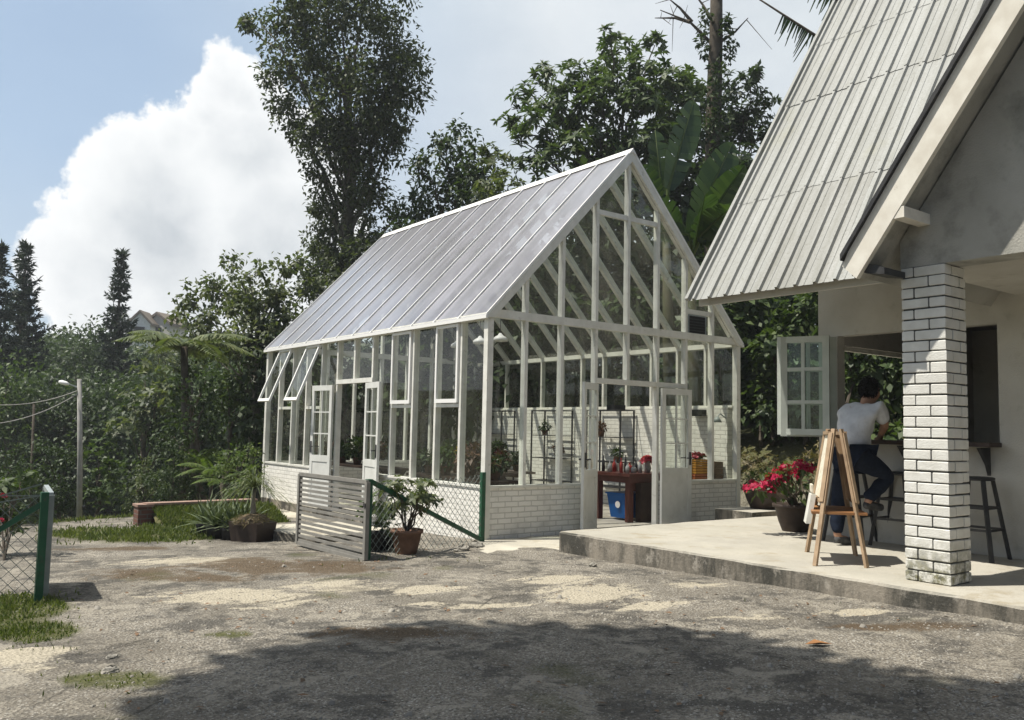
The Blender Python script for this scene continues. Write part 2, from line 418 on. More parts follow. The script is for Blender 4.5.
def vadd(t, v, f):
    nd = t.n('ShaderNodeVectorMath', operation='ADD'); sc_ = t.n('ShaderNodeVectorMath', operation='SCALE'); sc_.inputs['Scale'].default_value = .5
    cb = t.n('ShaderNodeCombineXYZ'); t.l(f, cb.inputs[0]); t.l(f, cb.inputs[1]); t.l(cb.outputs[0], sc_.inputs[0]); t.l(v, nd.inputs[0]); t.l(sc_.outputs[0], nd.inputs[1]); return nd.outputs[0]
def ground_mat():
    m, nt, out = _nt('gravel_yard'); t = NT(nt)
    b = t.n('ShaderNodeBsdfPrincipled'); b.inputs['Roughness'].default_value = .9; b.inputs['Specular IOR Level'].default_value = .2
    v = t.obj()
    att = t.n('ShaderNodeAttribute', attribute_name='patch')
    sp = t.n('ShaderNodeSeparateColor'); t.l(att.outputs['Color'], sp.inputs[0])
    fine = t.noise(v, 55, 4, .7); mid = t.noise(v, 9, 6, .65); big = t.noise(v, .9, 5)
    vor = t.n('ShaderNodeTexVoronoi'); vor.inputs['Scale'].default_value = 45; t.l(v, vor.inputs['Vector'])
    base = t.ramp(fine, [(.3, (.06, .055, .046)), (.5, (.205, .183, .148)), (.68, (.39, .358, .3))])
    v2 = t.n('ShaderNodeTexVoronoi'); v2.inputs['Scale'].default_value = 95; t.l(v, v2.inputs['Vector'])
    spk = t.n('ShaderNodeSeparateColor'); t.l(v2.outputs['Color'], spk.inputs[0])
    base = t.mix(t.rng(vor.outputs['Color'], .1, .9, 0, .4), base, (.26, .235, .195))
    base = t.mix(t.rng(spk.outputs[0], .9, .93, 0, .8), base, (.5, .48, .43))
    base = t.mix(t.rng(spk.outputs[1], .86, .9, 0, .75), base, (.05, .047, .042))
    base = t.mix(t.rng(big, .4, .62, 0, .6), base, (.125, .112, .09))
    tar = t.rng(t.math('ADD', t.noise(v, 1.7, 8, .72), t.math('MULTIPLY', mid, .25)), .62, .7, 0, .75)
    base = t.mix(tar, base, (.066, .062, .055))
    dust = t.rng(t.math('ADD', t.noise(v, 2.6, 8, .75, 1.0), t.math('MULTIPLY', fine, .2)), .63, .7, 0, .7)
    base = t.mix(dust, base, (.33, .3, .245))
    mps = t.n('ShaderNodeMapping'); mps.inputs['Rotation'].default_value = (0, 0, .55); mps.inputs['Scale'].default_value = (1.0, 2.2, 1); t.l(v, mps.inputs[0])
    wear = t.noise(mps.outputs[0], 2.1, 9, .68, .6)
    brk = t.math('ADD', t.math('ADD', t.math('MULTIPLY', t.math('SUBTRACT', wear, .5), 2.3), t.math('MULTIPLY', t.math('SUBTRACT', mid, .5), .9)), t.math('MULTIPLY', t.math('SUBTRACT', fine, .5), .7))
    pn = t.math('ADD', t.math('MULTIPLY', sp.outputs[0], .95), brk)
    f = t.math('MULTIPLY', t.rng(pn, .36, .56, 0, .9), t.rng(sp.outputs[0], .0, .12))
    base = t.mix(f, base, t.mix(t.rng(fine, .3, .7), (.31, .275, .205), (.53, .475, .37)))
    w2_ = t.noise(v, 2.7, 9, .7, .8)
    pb = t.math('ADD', t.math('MULTIPLY', sp.outputs[1], .95), t.math('ADD', t.math('MULTIPLY', t.math('SUBTRACT', w2_, .5), 2.2), t.math('MULTIPLY', t.math('SUBTRACT', fine, .5), .9)))
    f = t.math('MULTIPLY', t.rng(pb, .3, .62, 0, .88), t.rng(sp.outputs[1], .0, .15))
    base = t.mix(f, base, t.mix(t.rng(fine, .3, .7), (.05, .036, .02), (.14, .098, .06)))
    ck = t.n('ShaderNodeTexVoronoi', feature='DISTANCE_TO_EDGE'); ck.inputs['Scale'].default_value = .8
    t.l(vadd(t, v, mid), ck.inputs['Vector'])
    crack = t.math('MULTIPLY', t.rng(ck.outputs['Distance'], .0, .012, 1, 0), t.rng(big, .45, .6))
    base = t.mix(t.math('MULTIPLY', crack, .75), base, (.035, .032, .027))
    f = t.math('MULTIPLY', sp.outputs[2], t.rng(mid, .3, .5, .55, 1))
    base = t.mix(f, base, t.mix(t.rng(t.noise(v, 30, 4), .3, .7), (.05, .055, .02), (.11, .11, .045)))
    t.l(base, b.inputs['Base Color'])
    hh = t.math('ADD', t.math('MULTIPLY', fine, .7), t.math('ADD', t.math('MULTIPLY', vor.outputs['Distance'], .8), mid))
    t.l(t.bump(hh, .75, .025), b.inputs['Normal']); t.l(b.outputs[0], out.inputs[0]); return m
kind(link('ground', gme, ground_mat()), 'structure')
def gpt(px, py):
    """yard point seen at a pixel, on the sloping ground"""
    z = 0.0
    for _ in range(6):
        p = gz(px, py, z); z = float(gh(p[0], p[1]))
    return np.array([p[0], p[1], z])
# ------------------------------------------------------------------ terrace, slabs, steps
def concrete_mat(name, top, top2, side=True):
    m, nt, out = _nt(name); t = NT(nt)
    b = t.n('ShaderNodeBsdfPrincipled'); b.inputs['Roughness'].default_value = .85; b.inputs['Specular IOR Level'].default_value = .2
    v = t.obj(); g = t.n('ShaderNodeNewGeometry')
    sn = t.n('ShaderNodeSeparateXYZ'); t.l(g.outputs['Normal'], sn.inputs[0])
    c = t.mix(t.rng(t.noise(v, 1.3, 7, .6), .35, .68), top, top2)
    c = t.mix(t.rng(t.noise(v, 2.3, 7, .7), .54, .7, 0, .75), c, (.27, .225, .145))
    c = t.mix(t.rng(t.noise(v, .8, 8, .75), .5, .62, 0, .4), c, (.3, .285, .25))
    c = t.mix(t.rng(t.noise(v, 14, 6, .7), .56, .75, 0, .45), c, (.24, .22, .18))
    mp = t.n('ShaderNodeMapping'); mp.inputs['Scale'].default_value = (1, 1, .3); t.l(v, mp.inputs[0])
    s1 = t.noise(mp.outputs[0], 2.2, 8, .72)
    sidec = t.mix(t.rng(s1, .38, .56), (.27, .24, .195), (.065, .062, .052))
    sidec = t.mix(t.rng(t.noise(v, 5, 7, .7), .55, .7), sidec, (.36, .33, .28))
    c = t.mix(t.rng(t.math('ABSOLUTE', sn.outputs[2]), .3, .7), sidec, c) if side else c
    t.l(c, b.inputs['Base Color'])
    t.l(t.bump(t.math('ADD', t.noise(v, 40, 5), t.noise(v, 6, 5)), .3, .02), b.inputs['Normal'])
    t.l(b.outputs[0], out.inputs[0]); return m
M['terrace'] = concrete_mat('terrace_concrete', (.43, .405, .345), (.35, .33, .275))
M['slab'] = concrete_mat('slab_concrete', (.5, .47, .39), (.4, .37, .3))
def rough_slab(name, poly, z0, z1, m, seg=.18, jit=.02):
    pts = []
    for i, a in enumerate(poly):
        a = np.array(a, float); b = np.array(poly[(i+1) % len(poly)], float); n = max(1, int(np.linalg.norm(b-a)/seg))
        for k in range(n):
            p = a+(b-a)*k/n; pts.append(p+(rng.normal(size=2)*jit if k else 0))
    n = len(pts); mb = MB(); c = np.mean(pts, 0)
    ins = [p+(c-p)/np.linalg.norm(c-p)*.015 for p in pts]
    vs = [(p[0], p[1], z0) for p in pts]+[(p[0], p[1], z1-.02+rng.normal()*.004) for p in pts]+[(p[0], p[1], z1) for p in ins]
    fs = [(i, (i+1) % n, n+(i+1) % n, n+i) for i in range(n)]+[(n+i, n+(i+1) % n, 2*n+(i+1) % n, 2*n+i) for i in range(n)]+[tuple(range(2*n, 3*n))]
    mb.add(vs, fs); return mb.build(name, m)
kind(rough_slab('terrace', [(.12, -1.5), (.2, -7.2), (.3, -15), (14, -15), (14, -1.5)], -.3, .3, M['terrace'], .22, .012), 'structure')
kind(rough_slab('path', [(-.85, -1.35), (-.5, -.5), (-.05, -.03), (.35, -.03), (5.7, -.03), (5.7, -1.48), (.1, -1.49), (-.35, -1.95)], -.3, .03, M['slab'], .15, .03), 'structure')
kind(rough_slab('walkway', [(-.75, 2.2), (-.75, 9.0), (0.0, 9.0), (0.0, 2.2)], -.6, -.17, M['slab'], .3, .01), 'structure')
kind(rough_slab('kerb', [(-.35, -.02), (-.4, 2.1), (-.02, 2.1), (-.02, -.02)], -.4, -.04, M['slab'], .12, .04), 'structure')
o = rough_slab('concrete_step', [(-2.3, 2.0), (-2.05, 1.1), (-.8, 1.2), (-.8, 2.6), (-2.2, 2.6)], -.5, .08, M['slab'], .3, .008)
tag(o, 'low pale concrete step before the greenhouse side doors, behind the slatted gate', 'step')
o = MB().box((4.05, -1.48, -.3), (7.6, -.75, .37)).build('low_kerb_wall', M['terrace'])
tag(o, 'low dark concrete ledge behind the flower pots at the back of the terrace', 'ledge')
# ------------------------------------------------------------------ greenhouse
B = .70; BL = .698; GW = 8*B; GL = 12*BL; H = 3.255; RZ = 6.2; SILL = .741
gh_root = thing('greenhouse', 'white framed glass greenhouse with steep glazed roof and white brick base', 'greenhouse', (0, 0, 0))
def part(mb, name, m, parent=gh_root, **k): return mb.build(name, m, parent, **k)
sl = (RZ-H)/(GW/2)
def rz(x): return H+sl*min(x, GW-x)
BT = .14
# base walls (open at the doorways)
part(MB().box((0, BT, -.45), (BT, 5*BL-.02, SILL)), 'brick_wall', M['brick'])
part(MB().box((0, 7*BL+.02, -.45), (BT, GL-BT, SILL)), 'brick_wall', M['brick'])
part(MB().box((.0, 0, -.45), (3*B-.02, BT, SILL)), 'brick_wall', M['brick'])
part(MB().box((5*B+.02, 0, -.45), (GW, BT, SILL)), 'brick_wall', M['brick'])
part(MB().box((GW-BT, BT, -.45), (GW, GL-BT, 2.06)), 'brick_wall', M['brick'])
part(MB().box((0, GL-BT, -.45), (GW, GL, SILL)), 'brick_wall', M['brick'])
part(MB().box((BT, BT, -.45), (GW-BT, GL-BT, .06)), 'floor_slab', M['slab'])
part(MB().box((-.03, 5.2*BL, -.6), (0-.002, GL, .0)), 'plinth', M['slab'])
# sills
s = .05
for a, b in (((-.02, .06, SILL), (.1, 5*BL-.03, SILL+.035)), ((-.02, 7*BL+.03, SILL), (.1, GL-.06, SILL+.035)),
             ((.06, -.02, SILL), (3*B-.03, .1, SILL+.035)), ((5*B+.03, -.02, SILL), (GW-.06, .1, SILL+.035)),
             ((GW-.1, .06, 2.06), (GW+.02, GL-.06, 2.1)), ((.06, GL-.1, SILL), (GW-.06, GL+.02, SILL+.035))):
    part(MB().box(a, b), 'sill', M['white'])
# posts: corners
for x, y in ((0, 0), (GW-.1, 0), (0, GL-.1), (GW-.1, GL-.1)):
    ox = -.025 if x == 0 else .025; oy = -.025 if y == 0 else .025
    part(MB().box((x+ox, y+oy, -.02), (x+.1+ox, y+.1+oy, H-.09)), 'corner_post', M['white'])
MW = .055; MD = .1
def mull(mb, x, y, z0, z1, alongx):
    if alongx: mb.box((x-MW/2, y, z0), (x+MW/2, y+MD, z1))
    else: mb.box((x, y-MW/2, z0), (x+MD, y+MW/2, z1))
DH = 2.34
# long side (x=0)
for i in range(1, 12):
    z0 = SILL+.035 if i not in (5, 6, 7) else (.0 if i != 6 else 2.44)
    mb = MB(); mull(mb, 0, i*BL, z0, H-.09, False); part(mb, 'mullion', M['white'])
# far long side
for i in range(1, 12):
    mb = MB(); mull(mb, GW-MD, i*BL, 2.1, H-.09, False); part(mb, 'mullion', M['white'])
# gables
for i in range(1, 8):
    z0 = SILL+.035 if i not in (3, 4, 5) else (.0 if i != 4 else 2.42)
    mb = MB(); mull(mb, i*B, 0, z0, H-.06, True); part(mb, 'mullion', M['white'])
    mb = MB(); mull(mb, i*B, 0, H+.06, rz(i*B)-.12, True); part(mb, 'mullion', M['white'])
    mb = MB(); mull(mb, i*B, GL-MD, SILL+.035, H-.06, True); part(mb, 'mullion', M['white'])
    mb = MB(); mull(mb, i*B, GL-MD, H+.06, rz(i*B)-.12, True); part(mb, 'mullion', M['white'])
# beams
part(MB().box((-.035, .0, H-.09), (.085, GL, H+.0)), 'eave_beam', M['white'])
part(MB().box((GW-.085, .0, H-.09), (GW+.035, GL, H+.0)), 'eave_beam', M['white'])
part(MB().box((.085, -.012, H-.06), (GW-.085, .09, H+.06)), 'tie_beam', M['white'])
part(MB().box((.085, GL-.09, H-.06), (GW-.085, GL+.012, H+.06)), 'tie_beam', M['white'])
part(MB().box((3*B+.03, .01, 5.05), (5*B+.02, .07, 5.13)), 'transom', M['white'])
part(MB().box((6*B+.03, .01, 3.65), (7*B-.03, .07, 3.73)), 'transom', M['white'])
part(MB().box((3*B-.02, -.01, 2.34), (6*B, .095, 2.42)), 'door_header', M['white'])
part(MB().box((-.01, 5*BL-.02, 2.36), (.095, 7*BL+.02, 2.44)), 'door_header', M['white'])
# gable doorway lower part: jamb posts are the mullions
# rafters
for j in range(13):
    y = min(max(j*BL, .045), GL-.045)
    for side in (0, 1):
        x0, x1 = (0.0, GW/2) if side == 0 else (GW, GW/2)
        dz = -.075
        part(MB().bar((x0, y, H+dz+.03), (x1, y, RZ+dz+.0), .06, .1, up=(0, 1, 0)) if False else
             MB().prism([(x0, y-.035, H-.02), (x1, y-.035, RZ-.03), (x1, y-.035, RZ-.16), (x0+(.11 if side == 0 else -.11), y-.035, H-.02)], (0, .07, 0)),
             'rafter', M['white'])
part(MB().box((GW/2-.03, .03, RZ-.2), (GW/2+.03, GL-.03, RZ-.03)), 'ridge_beam', M['white'])
# roof panes and glazing bars
OV = .07
for j in range(12):
    y0, y1 = j*BL, (j+1)*BL
    if j == 0: y0 -= .05
    if j == 11: y1 += .05
    for side in (0, 1):
        sg = -1 if side == 0 else 1; xe = (-OV if side == 0 else GW+OV); ze = H-OV*sl+.015
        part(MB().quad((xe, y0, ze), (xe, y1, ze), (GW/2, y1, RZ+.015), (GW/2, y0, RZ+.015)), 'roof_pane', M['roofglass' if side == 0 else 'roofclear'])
nrm2 = math.hypot(sl, 1)
for j in range(13):
    y = j*BL
    if j == 0: y = -.045
    if j == 12: y = GL+.045
    for side in (0, 1):
        xe = (-OV if side == 0 else GW+OV); ze = H-OV*sl+.028
        part(MB().bar((xe, y, ze+.008), (GW/2, y, RZ+.036), .022 if 0 < j < 12 else .035, .022, up=(0, 1, 0)), 'glazing_bar', M['white_clean'])
for xe in (-OV, GW+OV):
    ze = H-OV*sl
    part(MB().box((xe-.02, -.06, ze-.02), (xe+.02, GL+.06, ze+.03)), 'gutter', M['white_clean'])
part(MB().prism([(GW/2-.09, -.07, RZ-.05), (GW/2, -.07, RZ+.06), (GW/2+.09, -.07, RZ-.05), (GW/2, -.07, RZ-.01)], (0, GL+.14, 0)), 'ridge_cap', M['white_clean'])
for yy in (-.055, GL+.01):
    for side in (0, 1):
        x0, x1 = (-OV, GW/2) if side == 0 else (GW+OV, GW/2)
        part(MB().prism([(x0, yy, H-OV*sl-.0), (x1, yy, RZ+.0), (x1, yy, RZ-.17), (x0+(.13 if side == 0 else -.13), yy, H-OV*sl)], (0, .04, 0)), 'verge_board', M['white'])
# wall panes
def pane_x(y0, y1, z0, z1, x=.05): part(MB().quad((x, y0, z0), (x, y1, z0), (x, y1, z1), (x, y0, z1)), 'glass_pane', M['glass'])
def pane_y(x0, x1, z0, z1, y=.05, z2=None):
    part(MB().quad((x0, y, z0), (x1, y, z0), (x1, y, z1 if z2 is None else z2), (x0, y, z1)), 'glass_pane', M['glass'])
g = MW/2
OPENW = {1: None, 3: None, 8: 22, 10: 22}
for i in range(12):
    y0, y1 = i*BL+g, (i+1)*BL-g
    if i in (5, 6): pane_x(y0, y1, 2.44, H-.09)
    elif i in OPENW: pane_x(y0, y1, SILL+.035, 1.9)
    else: pane_x(y0, y1, SILL+.035, H-.09)
    pane_x(y0, y1, 2.1, H-.09, GW-.05)
for i in range(8):
    x0, x1 = i*B+g, (i+1)*B-g
    if i in (3, 4): pane_y(x0, x1, 2.42, H-.06)
    else: pane_y(x0, x1, SILL+.035, H-.06)
    if i in (0, 7):
        xa = .1 if i == 0 else GW-.1
        part(MB().quad(*(((xa, .05, H+.06), (B-g, .05, H+.06), (B-g, .05, rz(B)-.12)) if i == 0 else ((xa, .05, H+.06), (GW-B+g, .05, H+.06), (GW-B+g, .05, rz(B)-.12)))), 'glass_pane', M['glass'])
    else:
        pane_y(x0, x1, H+.06, rz(x0)-.12, z2=rz(x1)-.12)
    pane_y(x0, x1, SILL+.035, H-.06, GL-.05)
    if 0 < i < 7: pane_y(x0, x1, H+.06, rz(x0)-.12, GL-.05, z2=rz(x1)-.12)
# opening windows on the long side
def sash(mb, w, h, t, d):
    mb.box((-d/2, 0, 0), (d/2, w, -t)); mb.box((-d/2, 0, -h+t*1.3), (d/2, w, -h))
    mb.box((-d/2, 0, -t), (d/2, t, -h+t*1.3)); mb.box((-d/2, w-t, -t), (d/2, w, -h+t*1.3))
for i, ang in OPENW.items():
    part(MB().box((-.005, i*BL+g, 1.9), (.095, (i+1)*BL-g, 1.955)), 'transom', M['white'])
    win = bpy.data.objects.new('awning_window', None); COL.objects.link(win); win.parent = gh_root
    win.location = (-.015, i*BL+.035, H-.1); win.rotation_euler = (0, math.radians(ang or 0), 0)
    w_, h_ = BL-.07, 1.19
    mb = MB(); sash(mb, w_, h_, .045, .045); me = mb.build('window_frame', M['white_clean']); me.parent = win
    me = MB().quad((0, .045, -.045), (0, w_-.045, -.045), (0, w_-.045, -h_+.05), (0, .045, -h_+.05)).build('pane', M['glass']); me.parent = win
# panelled glass doors: hinge at local origin, leaf along +y
def door(loc, rotz, handle_side=1):
    d = bpy.data.objects.new('door', None); COL.objects.link(d); d.parent = gh_root; d.location = loc; d.rotation_euler = (0, 0, rotz)
    w_, h_, t_ = .69, 2.26, .045; st = .085; mid = .82
    def P(mb, n, m):
        o = mb.build(n, m); o.parent = d; return o
    mb = MB()
    mb.box((-t_/2, 0, 0), (t_/2, st, h_)); mb.box((-t_/2, w_-st, 0), (t_/2, w_, h_))
    mb.box((-t_/2, st, h_-.1), (t_/2, w_-st, h_)); mb.box((-t_/2, st, mid), (t_/2, w_-st, mid+.12)); mb.box((-t_/2, st, 0), (t_/2, w_-st, .14))
    P(mb, 'door_frame', M['door'])
    P(MB().box((-.012, st, .14), (.012, w_-st, mid)), 'lower_panel', M['door'])
    mb = MB(); gh_ = h_-.1-(mid+.12)
    mb.box((-.015, w_/2-.011, mid+.12), (.015, w_/2+.011, h_-.1))
    for k in (1, 2): mb.box((-.0145, st, mid+.12+gh_*k/3-.011), (.0145, w_-st, mid+.12+gh_*k/3+.011))
    P(mb, 'muntin', M['door'])
    P(MB().quad((0, st, mid+.12), (0, w_-st, mid+.12), (0, w_-st, h_-.1), (0, st, h_-.1)), 'pane', M['glass'])
    mb = MB(); 
    for sx in (-1, 1): mb.box((sx*.03-.006, w_-.06, .98), (sx*.03+.006, w_-.025, 1.2)); mb.bar((sx*.022, w_-.05, 1.1), (sx*.075, w_-.05, 1.1), .02); mb.bar((sx*.07, w_-.05, 1.1), (sx*.07, w_-.16, 1.1), .018)
    P(mb, 'door_handle', M['dark'])
    return d
R = math.radians
door((-.07, 5*BL+.06, .08), R(180-8))            # right leaf of the side entrance, folded back
door((-.07, 7*BL-.0, .08), R(8))
door((3*B, -.03, .06), R(90+30))               # gable, half open
door((5*B+.02, -.06, .06), R(-90-3))
# floor strip lamps etc. hung inside are things of their own
def hang_lamp(p, label):
    p = np.array(p); t = thing('pendant_lamp', label, 'lamp', p, 'white pendant lamps in the greenhouse')
    prof = [(.02, .1), (.03, .09), (.05, .06), (.1, .03), (.135, 0), (.14, -.05), (.13, -.05), (.1, 0.0)]
    MB().lathe(prof, p, 16).build('lamp_shade', M['white_clean'], t, True)
    top = H+sl*min(p[0], GW-p[0])-.2
    MB().tube([p+(0, 0, .09), (p[0], p[1], top)], .006, 5).build('cord', M['dark'], t)
    MB().lathe([(.0, -.07), (.03, -.055), (.035, -.02), (.015, .03)], p, 10).build('bulb', M['lampglass'], t, True)
hang_lamp(gY(480, 341, 3.6), 'white pendant lamp hanging just left of the greenhouse corner post')
hang_lamp(gY(500.3, 338.5, 2.7), 'white pendant lamp hanging just right of the greenhouse corner post')
hang_lamp(gY(457.5, 345, 4.6), 'white pendant lamp half hidden by the second mullion from the corner')
# ------------------------------------------------------------------ inside the greenhouse
def rack(y0, y1, label):
    t = thing('plant_rack', label, 'rack', (5.2, (y0+y1)/2, .06), 'black metal racks along the brick wall')
    x0, x1 = 5.02, 5.4; zt = 2.02
    mb = MB()
    for y in (y0, y1): 
        for x in (x0, x1): mb.box((x-.014, y-.014, .06), (x+.014, y+.014, zt))
    for y in (y0, y1): mb.box((x0, y-.008, zt-.02), (x1, y+.008, zt))
    for x in (x0, x1): mb.box((x-.008, y0, zt-.02), (x+.008, y1, zt))
    mb.build('frame', M['dark'], t)
    for z in (.45, .95, 1.45):
        mb = MB()
        for x in np.linspace(x0, x1, 7): mb.box((x-.01, y0, z), (x+.01, y1, z+.018))
        mb.build('shelf', M['dark'], t)
    return t
rack(6.45, 7.45, 'black metal shelf rack at left, seen beside the corner post')
rack(4.35, 5.3, 'black metal shelf rack left of the half open door')
rack(2.45, 3.45, 'black metal shelf rack behind the red brown work table')
def long_table(x0, x1, y0, y1, label, z=.8, m='greywood', group='plant benches in the greenhouse'):
    t = thing('plant_bench', label, 'table', ((x0+x1)/2, (y0+y1)/2, .06), group)
    mb = MB(); n = 4; wx = x1-x0
    lx = (x1-x0) > (y1-y0)
    for k in range(n):
        if lx: a = y0+(y1-y0)*k/n; mb.box((x0, a+.005, z-.04), (x1, a+(y1-y0)/n-.005, z))
        else: a = x0+wx*k/n; mb.box((a+.005, y0, z-.04), (a+wx/n-.005, y1, z))
    mb.build('tabletop', M[m], t)
    for e in (0, 1):
        mb = MB()
        if lx:
            x = x0+.3 if e == 0 else x1-.3
            mb.bar((x, y0+.02, .06), (x, y1-.05, z-.04), .06, .05); mb.bar((x+.06, y1-.02, .06), (x+.06, y0+.05, z-.04), .06, .05); mb.box((x-.03, y0+.1, z-.11), (x+.03, y1-.1, z-.042))
        else:
            y = y0+.3 if e == 0 else y1-.3
            mb.bar((x0+.02, y, .06), (x1-.05, y, z-.04), .06, .05); mb.bar((x1-.02, y+.06, .06), (x0+.05, y+.06, z-.04), .06, .05); mb.box((x0+.1, y-.03, z-.11), (x1-.1, y+.03, z-.042))
        mb.build('trestle', M[m], t)
    return t
long_table(1.1, 3.0, 2.6, 3.35, 'weathered trestle bench of pots behind the left gable panes')
long_table(.75, 1.35, 4.2, 8.0, 'dark plant bench standing along the glass left of the side entrance', m='darkwood')
long_table(.45, 1.05, .5, 3.0, 'dark plant bench along the glass right of the side entrance', m='darkwood')
long_table(2.6, 4.6, 5.2, 5.9, 'weathered trestle bench deep inside, before the racks')
def potplant(p, r, h, label, m, leaf, n, L, W, potm='terracotta', name='pot_plant', cat='pot plant', group=None, R3=None, ros=False, stem=True):
    p = np.array(p, float); t = thing(name, label, cat, p, group)
    MB().lathe([(r*.72, 0), (r*.95, h*.85), (r*1.08, h*.86), (r*1.08, h), (r*.92, h), (r*.9, h*.9), (0.01, h*.88)], p, 16).build('pot', M[potm], t, True)
    R3 = R3 or (r*1.5, r*1.5, r*1.5); c = p+np.array([0, 0, h+R3[2]*.8])
    V = rosettes(c, R3, max(4, n//7), 7, L, W) if ros else clump(c, R3, n, L, W)
    if stem:
        mb = MB()
        for k in range(5): limb(mb, p+(rng.normal()*.02, rng.normal()*.02, h*.88), c+rsph(1)[0]*np.array(R3)*.6, .008, .004, 4)
        mb.build('stem', M['bark'], t)
    leafobj('foliage', V, leaf if not isinstance(leaf, str) else M[leaf], t)
    return t
def bloom(t, c, R3, n, L, m, name='flower'):
    leafobj(name, rosettes(c, R3, n, 6, L, L*.6, lift=.5), M[m], t)
gp = 'pot plants on the greenhouse benches'
t = potplant((1.35, 2.75, .8), .1, .16, 'yellow flowering pot plant on the bench behind the corner post', None, 'leafB', 200, .09, .05, group=gp); bloom(t, np.array((1.35, 2.75, 1.16)), (.15, .15, .09), 45, .05, 'yellowflower')
potplant((1.75, 2.9, .8), .14, .16, 'russet leaved pot plant beside the yellow flowers', None, 'russet', 420, .1, .05, group=gp, R3=(.3, .22, .2))
potplant((2.45, 2.9, .8), .09, .12, 'small round green pot plant on the weathered bench, third along', None, 'leafA', 220, .07, .04, group=gp)
potplant((2.8, 2.9, .8), .09, .12, 'small round green pot plant at the right end of the weathered bench', None, 'leafA', 220, .07, .04, group=gp)
for k, (x, y, lab) in enumerate([(.75, .8, 'dark green bench plant seen in the pane nearest the corner post'), (.75, 1.5, 'dark green bench plant seen in the second pane from the corner'), (.75, 2.2, 'dark green bench plant seen in the third pane from the corner'), (.8, 2.8, 'dark green bench plant next to the side entrance leaf'),
        (1.05, 5.3, 'dark bench plant seen just left of the side entrance'), (1.05, 6.0, 'dark bench plant two panes left of the side entrance'), (1.05, 6.7, 'dark bench plant three panes left of the side entrance'), (1.05, 7.5, 'dark bench plant at the far left end of the glass')]):
    potplant((x, y, .8), .1, .15, lab, None, ('leafA', 'russet', 'leafB')[k % 3], 260, .11, .05, group=gp, R3=(.2, .26, .12+.05*(k % 3)))
for k, (x, y, lab) in enumerate([(3.0, 5.5, 'leafy plant on the rear bench at its left end'), (3.6, 5.5, 'leafy plant at the middle of the rear bench'), (4.2, 5.5, 'leafy plant on the rear bench at its right end')]):
    potplant((x, y, .8), .1, .15, lab, None, ('leafB', 'leafA')[k % 2], 260, .12, .06, group=gp, R3=(.2, .2, .2))
p = np.array((1.5, 4.35, .06)); t = thing('conifer_in_pot', 'small dark cypress in a pot seen through the side entrance', 'pot plant', p)
MB().lathe([(.1, 0), (.14, .2), (.15, .22), (.12, .21), (.01, .19)], p, 14).build('pot', M['blackpot'], t, True)
MB().tube([p+(0, 0, .18), p+(0, 0, 1.0)], [.02, .006], 6).build('stem', M['bark'], t)
leafobj('foliage', np.concatenate([clump(p+np.array([0, 0, .3+.75*q]), (.2*(1-q)+.03, .2*(1-q)+.03, .1), 130, .09, .03, droop=-.5) for q in np.linspace(0, 1, 9)]), M['needle'], t)
for k, (y, z, lab) in enumerate([(6.7, .968, 'small pot on the middle shelf of the left rack'), (7.2, .468, 'pot plant low on the left rack'), (4.55, .968, 'small pot on the middle shelf of the rack left of the half open door'), (5.05, 1.468, 'small pot on the upper shelf left of the half open door'), (2.7, .968, 'small pot plant on the rack behind the work table'), (3.2, 1.468, 'small pot plant high on the rack behind the work table')]):
    potplant((5.2, y, z), .075, .11, lab, None, ('leafA', 'leafB', 'russet')[k % 3], 110, .08, .04, group='pots on the metal racks', R3=(.11, .12, .1), stem=False)
# ------ work table with bottles in the gable doorway
t = thing('work_table', 'red brown wooden work table standing in the open gable doorway', 'table', (3.7, .85, .06))
MB().box((3.2, .35, .83), (4.3, 1.35, .88)).build('tabletop', M['redwood'], t)
MB().box((3.27, .42, .72), (4.23, 1.28, .828)).build('apron', M['redwood'], t)
for x, y in ((3.3, .45), (3.3, 1.2), (4.15, 1.2)): MB().box((x, y, .06), (x+.1, y+.1, .72)).build('leg', M['redwood'], t)
MB().box((3.5, .38, .06), (3.95, .5, .72)).build('side_panel', M['darkwood'], t)
t = thing('storage_bin', 'blue plastic bin under the red brown work table', 'bin', (3.75, 1.0, .06))
MB().add([(3.45,.7,.1),(3.85,.7,.1),(3.85,1.05,.1),(3.45,1.05,.1),(3.4,.66,.5),(3.9,.66,.5),(3.9,1.1,.5),(3.4,1.1,.5)], [(0,3,2,1),(4,5,6,7),(0,1,5,4),(1,2,6,5),(2,3,7,6),(3,0,4,7)]).build('bin_body', M['blue'], t)
MB().box((3.38, .64, .5), (3.92, 1.12, .53)).build('bin_rim', M['blue'], t)
mb = MB(); c = np.array((3.41, .83, .33)); rr = np.array((.0, .075, 0)); 
pts = [c+np.array([-.012, math.cos(a)*.06, math.sin(a)*.06]) for a in np.linspace(0, 2*PI, 14)[:-1]]
mb.quad(*pts).build('round_badge', M['white_clean'], t)
spots = [(3.3, .5, .18, .035, 'clear'), (3.35, .7, .25, .03, 'redware'), (3.32, .95, .2, .04, 'clear'), (3.5, .55, .14, .05, 'clear'), (3.55, .8, .3, .025, 'dark'), (3.52, 1.05, .22, .035, 'redware'), (3.7, .6, .2, .04, 'clear'), (3.75, .9, .16, .05, 'redware'), (3.9, .65, .24, .03, 'clear'), (3.95, .95, .2, .04, 'dark'), (4.1, .6, .17, .04, 'clear'), (3.4, 1.2, .28, .03, 'dark'), (3.7, 1.2, .2, .04, 'clear')]
